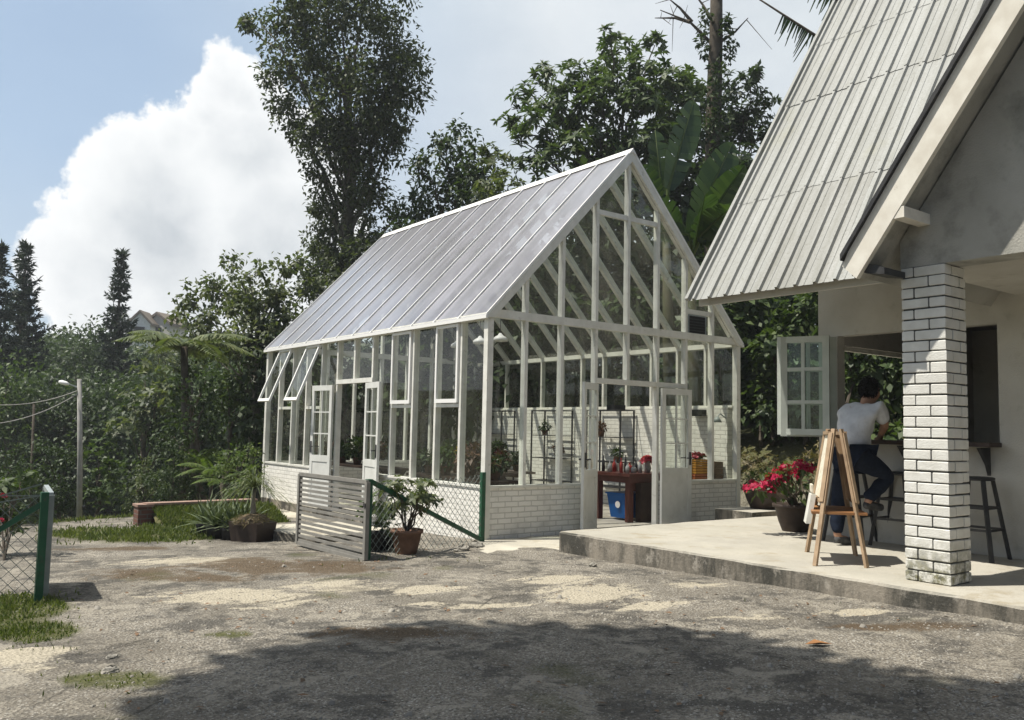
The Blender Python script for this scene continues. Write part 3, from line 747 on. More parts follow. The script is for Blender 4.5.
for k, (x, y, h, r, m) in enumerate(spots):
    o = MB().lathe([(r, 0), (r, h*.55), (r*.8, h*.68), (r*.35, h*.78), (r*.35, h*.96), (r*.45, h), (.005, h)], (x, y, .88), 12).build('bottle', M[m], None, True)
    tag(o, {'clear': 'pale glass bottle among the ware on the red brown work table', 'redware': 'red bottle among the ware on the red brown work table', 'dark': 'dark bottle among the ware on the red brown work table'}[m], 'bottle', {'clear': 'pale bottles on the work table', 'redware': 'red bottles on the work table', 'dark': 'dark bottles on the work table'}[m])
# crates by the right-hand gable panes
def crate(a, b, m, label, name='produce_crate'):
    a = np.array(a, float); b = np.array(b, float); t = thing(name, label, 'crate', ((a[0]+b[0])/2, (a[1]+b[1])/2, a[2]), 'crates stacked by the right gable panes'); th = .02
    mb = MB(); n = 3
    for k in range(n):
        z0 = a[2]+(b[2]-a[2])*k/n+.006; z1 = a[2]+(b[2]-a[2])*(k+1)/n-.006
        mb.box((a[0], a[1], z0), (b[0], a[1]+th, z1)); mb.box((a[0], b[1]-th, z0), (b[0], b[1], z1))
        mb.box((a[0], a[1]+th, z0), (a[0]+th, b[1]-th, z1)); mb.box((b[0]-th, a[1]+th, z0), (b[0], b[1]-th, z1))
    mb.build('slats', M[m], t)
    MB().box((a[0]+th, a[1]+th, a[2]+.006), (b[0]-th, b[1]-th, a[2]+.02)).build('crate_base', M[m], t)
    return t
t = thing('side_stand', 'plain brown stand holding the crates behind the right gable panes', 'stand', (4.75, .45, .06))
MB().box((4.4, .2, .68), (5.44, .7, .72)).build('stand_top', M['brownwood'], t)
for x, y in ((4.44, .24), (5.36, .24), (4.44, .61), (5.36, .61)): MB().box((x, y, .06), (x+.05, y+.05, .68)).build('leg', M['brownwood'], t)
crate((4.72, .25, .72), (5.12, .6, .86), 'orange', 'orange slatted crate at the bottom of the stack')
crate((4.74, .25, .862), (5.1, .6, 1.0), 'yellow', 'yellow slatted crate in the middle of the stack')
crate((4.75, .26, 1.002), (5.1, .6, 1.12), 'yellow', 'yellow slatted crate on top of the stack')
crate((5.19, .2, .72), (5.42, .5, 1.08), 'brownwood', 'tall brown wooden crate right of the yellow stack')
t = thing('pink_flowers', 'bunch of pink flowers lying on the yellow crates', 'flowers', (4.9, .42, 1.122))
leafobj('petals', rosettes((4.92, .42, 1.17), (.22, .12, .05), 60, 6, .06, .04, lift=.5), M['pinkflower'], t)
leafobj('foliage', clump((4.92, .42, 1.15), (.2, .12, .04), 60, .08, .04), M['leafB'], t)
p = gY(648, 462, .6); t = thing('pink_bouquet', 'bright pink flowers in a vase seen through the folded door pane', 'flowers', (p[0], p[1], .88))
MB().lathe([(.04, 0), (.06, .08), (.04, .16), (.05, .2)], (p[0], p[1], .88), 12).build('vase', M['clear'], t, True)
leafobj('petals', rosettes((p[0], p[1], p[2]+.02), (.12, .1, .08), 45, 6, .07, .05, lift=.5), M['pinkflower'], t)
# wall speaker, sconce, camera, louvre fan
p = gX(699, 413, 5.36); t = thing('wall_speaker', 'small dark box speaker fixed high on the white brick inside wall', 'speaker', (5.46, p[1], p[2]))
MB().box((5.28, p[1]-.13, p[2]-.06), (5.42, p[1]+.13, p[2]+.06)).build('cabinet', M['black'], t); MB().box((5.42, p[1]-.03, p[2]-.03), (5.458, p[1]+.03, p[2]+.03)).build('bracket', M['dark'], t)
p = gX(616, 411, 5.2); o = MB().box((5.05, p[1]-.12, 2.022), (5.35, p[1]+.12, 2.12)).build('speaker_box', M['black']); tag(o, 'small black box on top of the rack in the gable doorway', 'box')
p = gX(720, 418, 5.3); t = thing('wall_lamp', 'small wall lamp on a bracket, right of the wall speaker', 'lamp', (5.45, p[1], p[2]))
MB().tube([(5.458, p[1], p[2]), (5.3, p[1], p[2]+.08), (5.22, p[1], p[2])], .012, 6).build('arm', M['steel'], t)
MB().lathe([(.03, .05), (.09, -.05), (.08, -.05), (.01, .03)], (5.22, p[1], p[2]-.03), 14).build('lamp_shade', M['steel'], t, True)
t = thing('vent_fan', 'square black louvred vent high in the right gable panes', 'vent', (6.5*B, .0, 3.43))
MB().box((6*B+.06, .015, 3.28), (6*B+.5, .04, 3.62)).build('grille', M['black'], t)
mb = MB()
for k in range(6): mb.box((6*B+.08, .004, 3.31+k*.05), (6*B+.48, .014, 3.325+k*.05))
mb.build('louvre', M['dark'], t)
mb = MB(); mb.box((6*B+.05, .003, 3.26), (6*B+.52, .013, 3.28)); mb.box((6*B+.05, .003, 3.62), (6*B+.52, .013, 3.64)); mb.box((6*B+.05, .003, 3.28), (6*B+.07, .013, 3.62)); mb.box((6*B+.5, .003, 3.28), (6*B+.52, .013, 3.62)); mb.build('frame', M['steel'], t)
# ------------------------------------------------------------------ the house
WX = 3.0
hs = thing('house', 'white cottage with steep ribbed metal roof and gabled porch', 'house', (3, -6, .3))
def hp(mb, name, m, **k): return mb.build(name, m, hs, **k)
YL, YO, YR = -3.36, -3.64, -5.62     # wall corner, opening left, opening right
SZ, HZ = 1.5, 2.885
# front wall pieces around the serving opening
hp(MB().box((WX, YO, .3), (WX+.16, YR, SZ)), 'wall', M['plaster'])
hp(MB().box((WX, YL, .3), (WX+.16, YO, HZ)), 'wall', M['plaster'])
hp(MB().box((WX, YL, HZ), (WX+.16, -14, 4.6)), 'wall', M['plaster'])
hp(MB().box((WX, YR, .3), (WX+.16, -14, HZ)), 'wall', M['plaster'])
# side wall (faces the greenhouse) with its own opening
hp(MB().box((WX+.16, YL, .3), (7.0, YL-.14, SZ)), 'wall', M['plaster'])
hp(MB().box((5.6, YL, SZ), (7.0, YL-.14, 2.8)), 'wall', M['plaster'])
hp(MB().prism([(WX+.16, YL, 2.8), (7.0, YL, 2.8), (7.0, YL, 4.3), (4.5, YL, 8.0), (WX+.16, YL, 5.8)], (0, -.14, 0)), 'wall', M['plaster'])
hp(MB().box((7.0, YL, .3), (7.16, -14, 4.3)), 'wall', M['plaster'])
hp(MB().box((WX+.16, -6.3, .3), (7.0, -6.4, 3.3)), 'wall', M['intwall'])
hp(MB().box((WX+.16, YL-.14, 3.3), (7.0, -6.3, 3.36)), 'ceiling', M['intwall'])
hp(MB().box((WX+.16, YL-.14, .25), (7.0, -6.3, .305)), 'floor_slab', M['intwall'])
mb = MB(); mb.box((WX+.2, YL-.03, 2.74), (5.6, YL-.09, 2.8)); mb.box((5.54, YL-.03, SZ), (5.6, YL-.09, 2.74)); hp(mb, 'window_frame', M['white'])
# counter
hp(MB().box((WX-.3, YO+.02, SZ), (WX+.4, YR-.02, SZ+.05)), 'counter', M['darkwood'])
for y in (YR+.1, -4.6): hp(MB().prism([(WX-.002, y, SZ-.01), (WX-.25, y, SZ-.01), (WX-.2, y, SZ-.06), (WX-.06, y, SZ-.2), (WX-.002, y, SZ-.32)], (0, .04, 0)), 'bracket', M['dark'])
hp(MB().box((WX+.16, -5.95, 1.55), (WX+.5, -6.28, 2.2)), 'kitchen_cabinet', M['intwall'])
# casement leaf, folded outwards on the corner pier
def casement(name, loc, rot, w_, h_):
    d = bpy.data.objects.new(name, None); COL.objects.link(d); d.parent = hs; d.location = Vector(loc)-hs.location; d.rotation_euler = (0, 0, rot)
    mb = MB(); t_ = .05; st = .085
    mb.box((-t_/2, 0, 0), (t_/2, st, h_)); mb.box((-t_/2, w_-st, 0), (t_/2, w_, h_)); mb.box((-t_/2, st, 0), (t_/2, w_-st, .08)); mb.box((-t_/2, st, h_-.08), (t_/2, w_-st, h_))
    o = mb.build('casement_frame', M['casement']); o.parent = d
    mb = MB(); mb.box((-.02, w_/2-.022, .08), (.02, w_/2+.022, h_-.08))
    for k in (1, 2): mb.box((-.019, st, h_*k/3-.022), (.019, w_-st, h_*k/3+.022))
    o = mb.build('muntin', M['casement']); o.parent = d
    o = MB().quad((0, st, .08), (0, w_-st, .08), (0, w_-st, h_-.08), (0, st, h_-.08)).build('pane', M['frost']); o.parent = d
casement('casement_window', (WX-.03, YO, SZ+.07), R(42), .7, 1.3)
casement('casement_window', (WX-.03-.7*math.sin(R(42))+.01, YO+.7*math.cos(R(42))+.05, SZ+.09), R(-160), .66, 1.28)
# pillar of painted blocks
mb = MB(); core = MB()
px0, px1, py0, py1 = .58, .96, -6.235, -5.83
core.box((px0+.012, py0+.012, .3), (px1-.012, py1-.012, 3.16)); hp(core, 'pillar_core', M['mortar'])
nc = 29; ch = (3.165-.3)/nc
def blk(a, b):
    a = np.array(a)+rng.normal(size=3)*.0015; b = np.array(b)+rng.normal(size=3)*.0015; e = .006
    x0,y0,z0 = a; x1,y1,z1 = b
    vs = []
    for (dx, z) in ((e, z0), (0, z0+e), (0, z1-e), (e, z1)): vs += [(x0+dx,y0+dx,z),(x1-dx,y0+dx,z),(x1-dx,y1-dx,z),(x0+dx,y1-dx,z)]
    fs = [(3,2,1,0),(12,13,14,15)]+[(i*4+k, i*4+(k+1)%4, (i+1)*4+(k+1)%4, (i+1)*4+k) for i in range(3) for k in range(4)]
    mb.add(vs, fs)
jt = .013
for i in range(nc):
    z0 = .3+i*ch+jt/2; z1 = .3+(i+1)*ch-jt/2
    L_ = py1-py0; W_ = px1-px0
    if i % 2 == 0:
        blk((px0, py1-L_*.29+jt/2, z0), (px0+.19, py1, z1)); blk((px0, py0, z0), (px0+.12, py1-L_*.29-jt/2, z1))
        blk((px0+.12+jt, py0, z0), (px1, py0+.18, z1)); blk((px0+.19+jt, py0+.18+jt, z0), (px1, py1, z1))
    else:
        blk((px0, py1-L_*.63+jt/2, z0), (px0+.12, py1, z1)); blk((px0, py0, z0), (px0+.26, py1-L_*.63-jt/2, z1))
        blk((px0+.26+jt, py0, z0), (px1, py0+.14, z1)); blk((px0+.26+jt, py0+.14+jt, z0), (px1, py1, z1))
def block_mat():
    m, nt, out = _nt('pillar_blocks'); t = NT(nt)
    b = t.n('ShaderNodeBsdfPrincipled'); b.inputs['Roughness'].default_value = .75; b.inputs['Specular IOR Level'].default_value = .2
    v = t.obj(); sep = t.n('ShaderNodeSeparateXYZ'); t.l(v, sep.inputs[0]); g = t.n('ShaderNodeNewGeometry')
    c = t.mix(t.rng(t.noise(v, 7, 6), .35, .7), (.72, .71, .66), (.6, .585, .53))
    c = t.mix(t.math('MULTIPLY', g.outputs['Random Per Island'], .25), c, (.5, .49, .45))
    f = t.math('MULTIPLY', t.rng(sep.outputs[2], .45, .05), t.rng(t.noise(v, 10, 7, .75), .4, .56))
    c = t.mix(f, c, t.mix(t.rng(t.noise(v, 16, 4), .4, .6), (.1, .1, .07), (.2, .19, .11)))
    t.l(c, b.inputs['Base Color']); t.l(t.bump(t.noise(v, 60, 5), .35, .01), b.inputs['Normal']); t.l(b.outputs[0], out.inputs[0]); return m
hp(mb, 'pillar', block_mat())
mb2 = MB(); mb = mb2
hp(MB().box((.58, -9.97, .3), (.96, -9.57, 3.15)), 'pillar', M['block'])
# porch facade and its gable roof
AY, AZ = -7.9, 6.62; ts = math.tan(R(54.8))
FB = 3.165
ylow = -5.66
def gzv(y): return AZ-abs(y-AY)*ts
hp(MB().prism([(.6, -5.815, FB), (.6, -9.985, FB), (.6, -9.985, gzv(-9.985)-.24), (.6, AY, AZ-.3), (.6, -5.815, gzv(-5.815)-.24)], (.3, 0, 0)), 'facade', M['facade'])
hp(MB().box((.9, -5.82, FB+.02), (WX, -14, FB+.08)), 'porch_ceiling', M['plaster'])
for sgn in (1, -1):
    y0 = AY+sgn*2.34; z0 = gzv(y0)
    # roof slab (underside plastered), barge board, dark drip edge
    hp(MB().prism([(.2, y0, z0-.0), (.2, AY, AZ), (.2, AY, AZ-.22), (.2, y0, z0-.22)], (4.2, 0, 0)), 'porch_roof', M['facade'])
    hp(MB().prism([(.14, y0, z0+.0), (.14, AY, AZ), (.14, AY, AZ-.47), (.14, y0-sgn*.08, z0-.26), (.14, y0+sgn*.06, z0-.13)], (.058, 0, 0)), 'barge_board', M['barge'])
    hp(MB().prism([(.1, y0+sgn*.06, z0-.02), (.1, AY, AZ+.07), (.1, AY, AZ+.004), (.1, y0+sgn*.06, z0-.08)], (4.2, 0, 0)), 'drip_edge', M['dark'])
mb = MB(); p = gX(900, 205, .17); mb.box((.145, p[1]-.05, p[2]-.12), (.62, p[1]+.06, p[2]-.02)); hp(mb, 'purlin', M['barge'])
# broken black eave end under the barge
hp(MB().prism([(.2, -5.57, 3.17), (.2, -5.7, 3.09), (.2, -5.88, 3.06), (.2, -5.88, 3.12), (.2, -5.57, 3.24)], (.36, 0, 0)), 'gutter_end', M['dark'])
# main ribbed metal roof
EX, EZ, TP = 1.1, 3.25, math.tan(R(56.27)); cp, sp_ = math.cos(R(56.27)), math.sin(R(56.27))
NV = np.array([-sp_, 0, cp])
def rp(s_, y, off=0.0): return np.array([EX+s_*cp, y, EZ+s_*sp_])+NV*off
YA, YB = -2.8, -13.0
rows = [(-.02, 1.72), (1.62, 3.6), (3.5, 4.95), (4.85, 6.12)]
pitch = .245
mb = MB()
for ri, (s0, s1) in enumerate(rows):
    y = YA; k = 0
    while y > YB+.01:
        # one sheet = 4 ribs
        wd = pitch*4; ya, yb = y, max(y-wd, YB); j0 = rng.normal()*.022; j1 = rng.normal()*.012
        lift0 = .003+.0035*ri+abs(rng.normal())*.003+(k % 2)*.002; lift1 = .001+.0035*ri+(k % 2)*.002
        prof = []
        n = int(round((ya-yb)/pitch))
        for q in range(n):
            yy = ya-q*pitch
            prof += [(yy, 0), (yy-.05, .0), (yy-.062, .035), (yy-.093, .035), (yy-.105, 0), (yy-.165, .003), (yy-.17, .009), (yy-.18, .009), (yy-.185, .003)]
        prof.append((yb, 0))
        ns = 4; vs = []
        for a in range(ns+1):
            f = a/ns; s_ = s0+j0+(s1-s0+j1-j0)*f; lf = lift0+(lift1-lift0)*f+rng.normal()*.0015
            vs += [rp(s_, yy, oo+lf) for yy, oo in prof]
        m_ = len(prof)
        mb.add(vs, [(a*m_+i, a*m_+i+1, (a+1)*m_+i+1, (a+1)*m_+i) for a in range(ns) for i in range(m_-1)])
        y -= wd; k += 1
def roof_mat():
    m, nt, out = _nt('weathered_sheet'); t = NT(nt)
    b = t.n('ShaderNodeBsdfPrincipled'); b.inputs['Roughness'].default_value = .6; b.inputs['Specular IOR Level'].default_value = .3
    v = t.obj(); g = t.n('ShaderNodeNewGeometry')
    mp = t.n('ShaderNodeMapping'); mp.inputs['Scale'].default_value = (.25, 2.2, .25); t.l(v, mp.inputs[0])
    c = t.mix(t.rng(t.noise(mp.outputs[0], 2.2, 7, .65), .34, .7), (.34, .342, .325), (.2, .2, .178))
    c = t.mix(t.math('MULTIPLY', g.outputs['Random Per Island'], .45), c, (.4, .415, .405))
    c = t.mix(t.rng(t.noise(v, 1.1, 5), .62, .76, 0, .35), c, (.3, .29, .17))
    c = t.mix(t.rng(t.noise(v, 45, 5, .8), .4, .62, 0, .35), c, (.14, .135, .115))
    c = t.mix(t.rng(t.noise(v, 22, 6, .75), .55, .7, 0, .7), c, (.15, .145, .115))
    c = t.mix(t.rng(t.noise(mp.outputs[0], 6, 7, .7), .55, .68, 0, .6), c, (.2, .2, .17))
    t.l(c, b.inputs['Base Color']); t.l(b.outputs[0], out.inputs[0]); return m
roofm = roof_mat()
ro = hp(mb, 'roof', roofm)
# split for the porch: main sheets stop at the porch on the eave side (handled by geometry overlap above the porch roof)
hp(MB().prism([rp(6.1, YA+.0, -.03), rp(6.1, YA, -.2), rp(.28, YA, -.2), rp(.2, YA, -.03)], (0, YB-YA, 0)), 'roof_underlay', M['plaster'])
hp(MB().prism([rp(6.1, YA, -.01), (EX+2*6.1*cp-.0, YA, EZ), (EX+2*6.1*cp, YA, EZ-.2), rp(6.1, YA, -.22)], (0, YB-YA, 0)), 'roof_underlay', M['plaster'])
hp(MB().box((EX+.13, YA-.03, 3.18), (EX+.17, -5.62, 3.4)), 'fascia', M['plaster'])
mb = MB(); mb.bar(rp(-.02, YA+.02, .03), rp(6.1, YA+.02, .03), .05, .05, up=(0, 1, 0)); hp(mb, 'verge_trim', roofm)
mb = MB(); mb.prism([rp(5.95, YA+.05, .06), rp(6.2, YA+.05, .07), (EX+6.1*cp+.25, YA+.05, EZ+6.1*sp_-.25), (EX+6.1*cp, YA+.05, EZ+6.1*sp_)], (0, YB-YA, 0)); hp(mb, 'ridge_cap', roofm)
# ------------------------------------------------------------------ terrace furniture
def stool(p, label, rot=0.0):
    p = np.array(p, float); t = thing('bar_stool', label, 'stool', p, 'dark metal bar stools at the counter'); h = .87; a, b = .17, .24
    c, s_ = math.cos(rot), math.sin(rot)
    T = lambda x, y, z: p+np.array([c*x-s_*y, s_*x+c*y, z])
    mb = MB(); prof = [(.17, h-.03), (.19, h-.028), (.19, h), (.17, h+.008), (.01, h+.002)]
    mb.lathe(prof, p, 20).build('seat', M['dark'], t, True)
    for sx in (-1, 1):
        for sy in (-1, 1): MB().bar(T(sx*a*.75, sy*a*.75, h-.03), T(sx*b, sy*b, 0), .042, .03).build('leg', M['dark'], t)
    for z in (.32, .55):
        q = b+(a*.75-b)*z/h; mb = MB()
        for k in range(4):
            e = [(-1,-1),(1,-1),(1,1),(-1,1)]; u, v = e[k], e[(k+1) % 4]
            mb.bar(T(u[0]*q, u[1]*q, z), T(v[0]*q, v[1]*q, z), .02, .025)
        mb.build('footrest', M['dark'], t)
    return t
stool(gz(850, 541, .3), 'dark bar stool under the man in the white shirt', .2)
stool(gz(899, 546, .3), 'dark bar stool mostly hidden behind the brick pillar', .1)
stool((2.63, -5.52, .3), 'dark bar stool against the wall right of the brick pillar', .05)
# A-frame menu board
WD = nrm(np.array([.78, .62, 0])); WN = np.array([WD[1], -WD[0], 0])
E1, E2, E3, E4 = [gz(*q, .3) for q in ((815, 566), (807, 552), (866.8, 568), (855.6, 555.6))]
ec = (E1+E2+E3+E4)/4
t = thing('menu_easel', 'two sided wooden menu easel standing on the terrace', 'easel', ec)
topz = 1.36
def leg_line(foot, side, far):
    top = ec+WN*side*.035+WD*(.33 if far else -.33)*.8; top[2] = .3+topz
    return foot, top
for foot, side, far, nm in ((E1, -1, 0, ''), (E2, -1, 1, ''), (E3, 1, 0, ''), (E4, 1, 1, '')):
    a, b = leg_line(np.array(foot), side, far)
    MB().bar(a, b, .042, .03).build('leg', M['wood'], t)
def lerp(a, b, f): return a+(b-a)*f
for side, fa, fb in ((-1, E1, E2), (1, E3, E4)):
    a0, a1 = leg_line(fa, side, 0); b0, b1 = leg_line(fb, side, 1)
    f0, f1 = .46, .97
    off = WN*side*.02
    q = [lerp(a0, a1, f0)+off, lerp(b0, b1, f0)+off, lerp(b0, b1, f1)+off, lerp(a0, a1, f1)+off]
    MB().prism(q, -WN*side*.022).build('board', M['board'], t)
    if side == -1:
        cen = sum(q)/4; q2 = [cen+(x-cen)*.93+WN*side*.004 for x in q]
        MB().prism(q2, -WN*side*.003).build('menu_sheet', M['paper'], t)
    mb = MB(); mb.bar(q[0], q[1], .045, .03); mb.bar(q[2], q[3], .06, .035); mb.bar(q[0], q[3], .045, .03); mb.bar(q[1], q[2], .045, .03); mb.build('board_frame', M['wood'], t)
a0, a1 = leg_line(E1, -1, 0); b0, b1 = leg_line(E3, 1, 0); c0, c1 = leg_line(E2, -1, 1); d0, d1 = leg_line(E4, 1, 1)
f = .37
P4 = [lerp(a0, a1, f)-WN*.1, lerp(b0, b1, f)+WN*.1, lerp(d0, d1, f)+WN*.06, lerp(c0, c1, f)-WN*.06]
MB().prism(P4, (0, 0, .025)).build('tray', M['tray'], t)
pb = lerp(c0, c1, .3)-WN*.06
t = thing('leaflet_holder', 'white leaflet holder hung on the left side of the menu easel', 'holder', pb)
mb = MB(); q0 = lerp(a0, a1, .28)-WN*.05+WD*.25; 
mb.prism([q0-WN*.07, q0+WD*.28-WN*.07, q0+WD*.28-WN*.015+(0, 0, .3), q0-WN*.015+(0, 0, .3)], WN*.05).build('holder_box', M['white'], t)
mb = MB(); q1 = q0+WD*.02+(0, 0, .32)-WN*.01; mb.prism([q1, q1+WD*.22, q1+WD*.22+(0, 0, .08), q1+(0, 0, .08)], WN*.02).build('leaflets', M['paper'], t)
# ---- flower pots on the terrace
def big_pot(p, r, h, name, label, m):
    p = np.array(p, float); t = thing(name, label, 'flower pot', p)
    MB().lathe([(r*.62, 0), (r*.8, h*.35), (r*.98, h*.86), (r*1.1, h*.88), (r*1.1, h), (r*.95, h), (r*.9, h*.9), (.01, h*.88)], p, 24).build('pot', M[m], t, True)
    MB().lathe([(.01, h*.9), (r*.9, h*.89)], p, 20, False).build('soil', M['soil'], t)
    return t, p
t, p = big_pot(gz(795, 531, .3), .27, .36, 'flower_pot', 'brown pot of tall red flowers beside the menu easel', 'brownpot')
mb = MB(); cl = []
for (qx, qy, d_) in ((775, 478, 0), (785, 470, .1), (800, 466, .0), (808, 470, -.1), (793, 474, .15), (765, 486, .0), (770, 490, .1), (757, 488, 0), (781, 482, .2)):
    e = at(qx, qy, 11.15+d_); limb(mb, p+(rng.normal()*.06, rng.normal()*.06, .32), e, .016, .006, 5, .06, .15, 5); cl.append(e)
mb.build('stem', M['greywood'], t)
leafobj('flower', np.concatenate([rosettes(e, (.15, .15, .07), 11, 6, .065, .045, lift=.5) for e in cl]), M['redflower'], t)
leafobj('foliage', np.concatenate([clump(p+np.array([0, 0, .62]), (.25, .25, .22), 90, .14, .07)]+[clump(e, (.12, .12, .1), 10, .12, .06) for e in cl]), M['leafB'], t)
t, p = big_pot((4.85, -1.1, .37), .33, .34, 'flower_pot', 'wide brown pot on the ledge behind the red flowers', 'brownpot')
leafobj('foliage', clump(p+np.array([0, 0, .48]), (.25, .25, .15), 80, .12, .06), M['leafB'], t)
leafobj('flower', rosettes(p+np.array([-.05, 0, .42]), (.26, .2, .06), 12, 6, .06, .045, lift=.5), M['redflower'], t)
t, p = big_pot((6.6, -2.0, .3), .3, .42, 'flower_pot', 'dark pot with a broad leaved plant behind the red flowers', 'brownpot')
leafobj('foliage', rosettes(p+np.array([0, 0, .75]), (.3, .3, .3), 9, 7, .36, .2), M['leafB'], t)
MB().lathe([(.035, .35), (.02, .9)], p, 8).build('stem', M['bark'], t)
# ------------------------------------------------------------------ person at the counter
def skin(name, V, E, m, parent=None, lev=2, root=0):
    off = root_loc(parent) if parent is not None else np.zeros(3)
    me = bpy.data.meshes.new(name); me.from_pydata([tuple(np.array(p)-off) for p, r in V], E, []); me.update()
    ob = bpy.data.objects.new(name, me); COL.objects.link(ob)
    md = ob.modifiers.new('s', 'SKIN'); md.use_smooth_shade = True
    sv = me.skin_vertices[0].data
    for i, (p, r) in enumerate(V):
        sv[i].radius = (r, r) if not hasattr(r, '__len__') else r; sv[i].use_root = (i == root)
    sb = ob.modifiers.new('d', 'SUBSURF'); sb.levels = lev; sb.render_levels = lev
    dg = bpy.context.evaluated_depsgraph_get(); dg.update()
    new = bpy.data.meshes.new_from_object(ob.evaluated_get(dg))
    ob.modifiers.clear(); ob.data = new; new.materials.clear(); new.materials.append(m)
    new.polygons.foreach_set('use_smooth', [True]*len(new.polygons))
    if parent is not None: ob.parent = parent
    return ob
def folds(ob, amp, f):
    me = ob.data; n = len(me.vertices); co = np.empty(n*3); no = np.empty(n*3); me.vertices.foreach_get('co', co); me.vertices.foreach_get('normal', no)
    co = co.reshape(-1, 3); no = no.reshape(-1, 3)
    h = np.sin(f*(co[:, 0]*.8+co[:, 2]*1.3)+3*np.sin(f*.35*co[:, 1]+1))*.6+np.sin(f*1.7*(co[:, 1]-co[:, 2]*.7)+2*np.sin(f*.5*co[:, 0]))*.5
    co += no*(h*amp)[:, None]; me.vertices.foreach_set('co', co.ravel()); me.update()
def J(px, py, X): return gX(px, py, X)
jp = dict(pel=J(853, 454, 2.2), sp1=J(853, 437, 2.28), ch=J(858, 417, 2.42), nk=J(866, 404, 2.52), h0=J(869.5, 397, 2.56), h1=J(871, 388, 2.58),
          sL=J(845, 410, 2.52), sR=J(879, 408, 2.4), eL=J(850, 434, 2.85), wL=J(866, 440, 3.0), eR=J(885, 425, 2.55), wR=J(880, 437, 2.9),
          hL=J(846, 459, 2.25), hR=J(861, 459, 2.12), kL=J(839, 497, 2.3), aL=J(837, 537, 2.2), kR=J(890, 476, 2.5), aR=J(866, 503, 2.32))
tL = jp['aL']+np.array([.2, -.06, -.05]); tR = jp['aR']+np.array([.2, -.08, -.05])
names = list(jp); V = []; E_ = []; ix = {}
def addv(n, p, r): ix[n] = len(V); V.append((p, r)); return ix[n]
addv('pel', jp['pel'], .12); addv('sp1', jp['sp1'], .115); addv('ch', jp['ch'], .13); addv('nk', jp['nk'], .062); addv('h0', jp['h0'], .088); addv('h1', jp['h1'], .1); addv('h2', jp['h1']+np.array([.01, 0, .075]), .07)
for s_ in 'LR':
    addv('s'+s_, jp['s'+s_], .075); addv('e'+s_, jp['e'+s_], .052); addv('w'+s_, jp['w'+s_], .035)
    hd = nrm(jp['w'+s_]-jp['e'+s_]); addv('p'+s_, jp['w'+s_]+hd*.08, .04)
    addv('h'+s_, jp['h'+s_], .11); addv('k'+s_, jp['k'+s_], .072); addv('a'+s_, jp['a'+s_], .048); addv('t'+s_, tL if s_ == 'L' else tR, .038)
E_ = [(ix[a], ix[b]) for a, b in (('pel','sp1'),('sp1','ch'),('ch','nk'),('nk','h0'),('h0','h1'),('h1','h2'),('ch','sL'),('ch','sR'),('sL','eL'),('eL','wL'),('wL','pL'),('sR','eR'),('eR','wR'),('wR','pR'),('pel','hL'),('pel','hR'),('hL','kL'),('kL','aL'),('aL','tL'),('hR','kR'),('kR','aR'),('aR','tR'))]
for s_ in 'LR':      # five fingers and a nose/ears for the head
    w0 = jp['w'+s_]; hd = nrm(jp['w'+s_]-jp['e'+s_]); sd = nrm(np.cross(hd, (0, 0, 1)))
    for k, (off, ln) in enumerate(((-.033, .075), (-.011, .09), (.011, .086), (.032, .065))):
        a = addv(f'f{s_}{k}', w0+hd*.12+sd*off, .011); b = addv(f'g{s_}{k}', w0+hd*(.12+ln)+sd*off*1.1+np.array([0, 0, -.025]), .009)
        E_ += [(ix['p'+s_], a), (a, b)]
    a = addv(f'th{s_}', w0+hd*.07-sd*.06, .012); E_.append((ix['p'+s_], a))
nose = addv('nose', jp['h0']+np.array([.125, -.06, .03]), .016); E_.append((ix['h0'], nose))
person = skin('person', V, E_, M['skin'])
tag(person, 'man in a white shirt and jeans perched at the serving counter', 'person')
hd = jp['h1']
me_h = MB()
def ellipsoid(mb, c, r, n=18, zmin=-1.0):
    c = np.array(c); prof = []
    vs = []; k = 10
    for i in range(k+1):
        th = math.acos(max(-1, 1-(1-zmin)*i/k))
        for j in range(n):
            a = 2*PI*j/n; jit = 1+rng.normal()*.02
            vs.append(c+np.array([r[0]*math.sin(th)*math.cos(a)*jit, r[1]*math.sin(th)*math.sin(a)*jit, r[2]*math.cos(th)*jit]))
    fs = [(i*n+j, i*n+(j+1) % n, (i+1)*n+(j+1) % n, (i+1)*n+j) for i in range(k) for j in range(n)]
    mb.add(vs, fs)
ellipsoid(me_h, hd+np.array([-.03, .01, -.0]), (.112, .108, .14), zmin=-.97); me_h.build('hair', M['hair'], person, True)
Ph = rsph(1500)*np.array([.112, .108, .14])+hd+np.array([-.03, .01, .0]); dh = Ph-hd; kp = dh[:, 0]+.25*np.abs(dh[:, 2]) < .09; Ph = Ph[kp]
leafobj('hair_tufts', quads(Ph, (Ph-hd)*2+np.array([0, 0, -.35])+rng.normal(size=Ph.shape)*.12, rsph(len(Ph)), .03, .01, .3, .1), M['hair'], person)
for nm, sd in (('ear', 1), ('ear', -1)):
    mb = MB(); ellipsoid(mb, jp['h0']+np.array([.03, sd*.1, .035]), (.022, .012, .035), 8); mb.build('ear', M['skin'], person, True)
SV = [(jp['pel']+np.array([-.01, 0, -.0]), (.215, .24)), (jp['sp1'], (.2, .23)), (jp['ch'], (.21, .225)), (lerp(jp['ch'], jp['nk'], .7), (.09, .1)),
      (jp['sL'], .105), (lerp(jp['sL'], jp['eL'], .85), .085), (jp['sR'], .105), (lerp(jp['sR'], jp['eR'], .85), .085)]
folds(skin('shirt', SV, [(0, 1), (1, 2), (2, 3), (2, 4), (4, 5), (2, 6), (6, 7)], M['shirt'], person, 3), .009, 24)
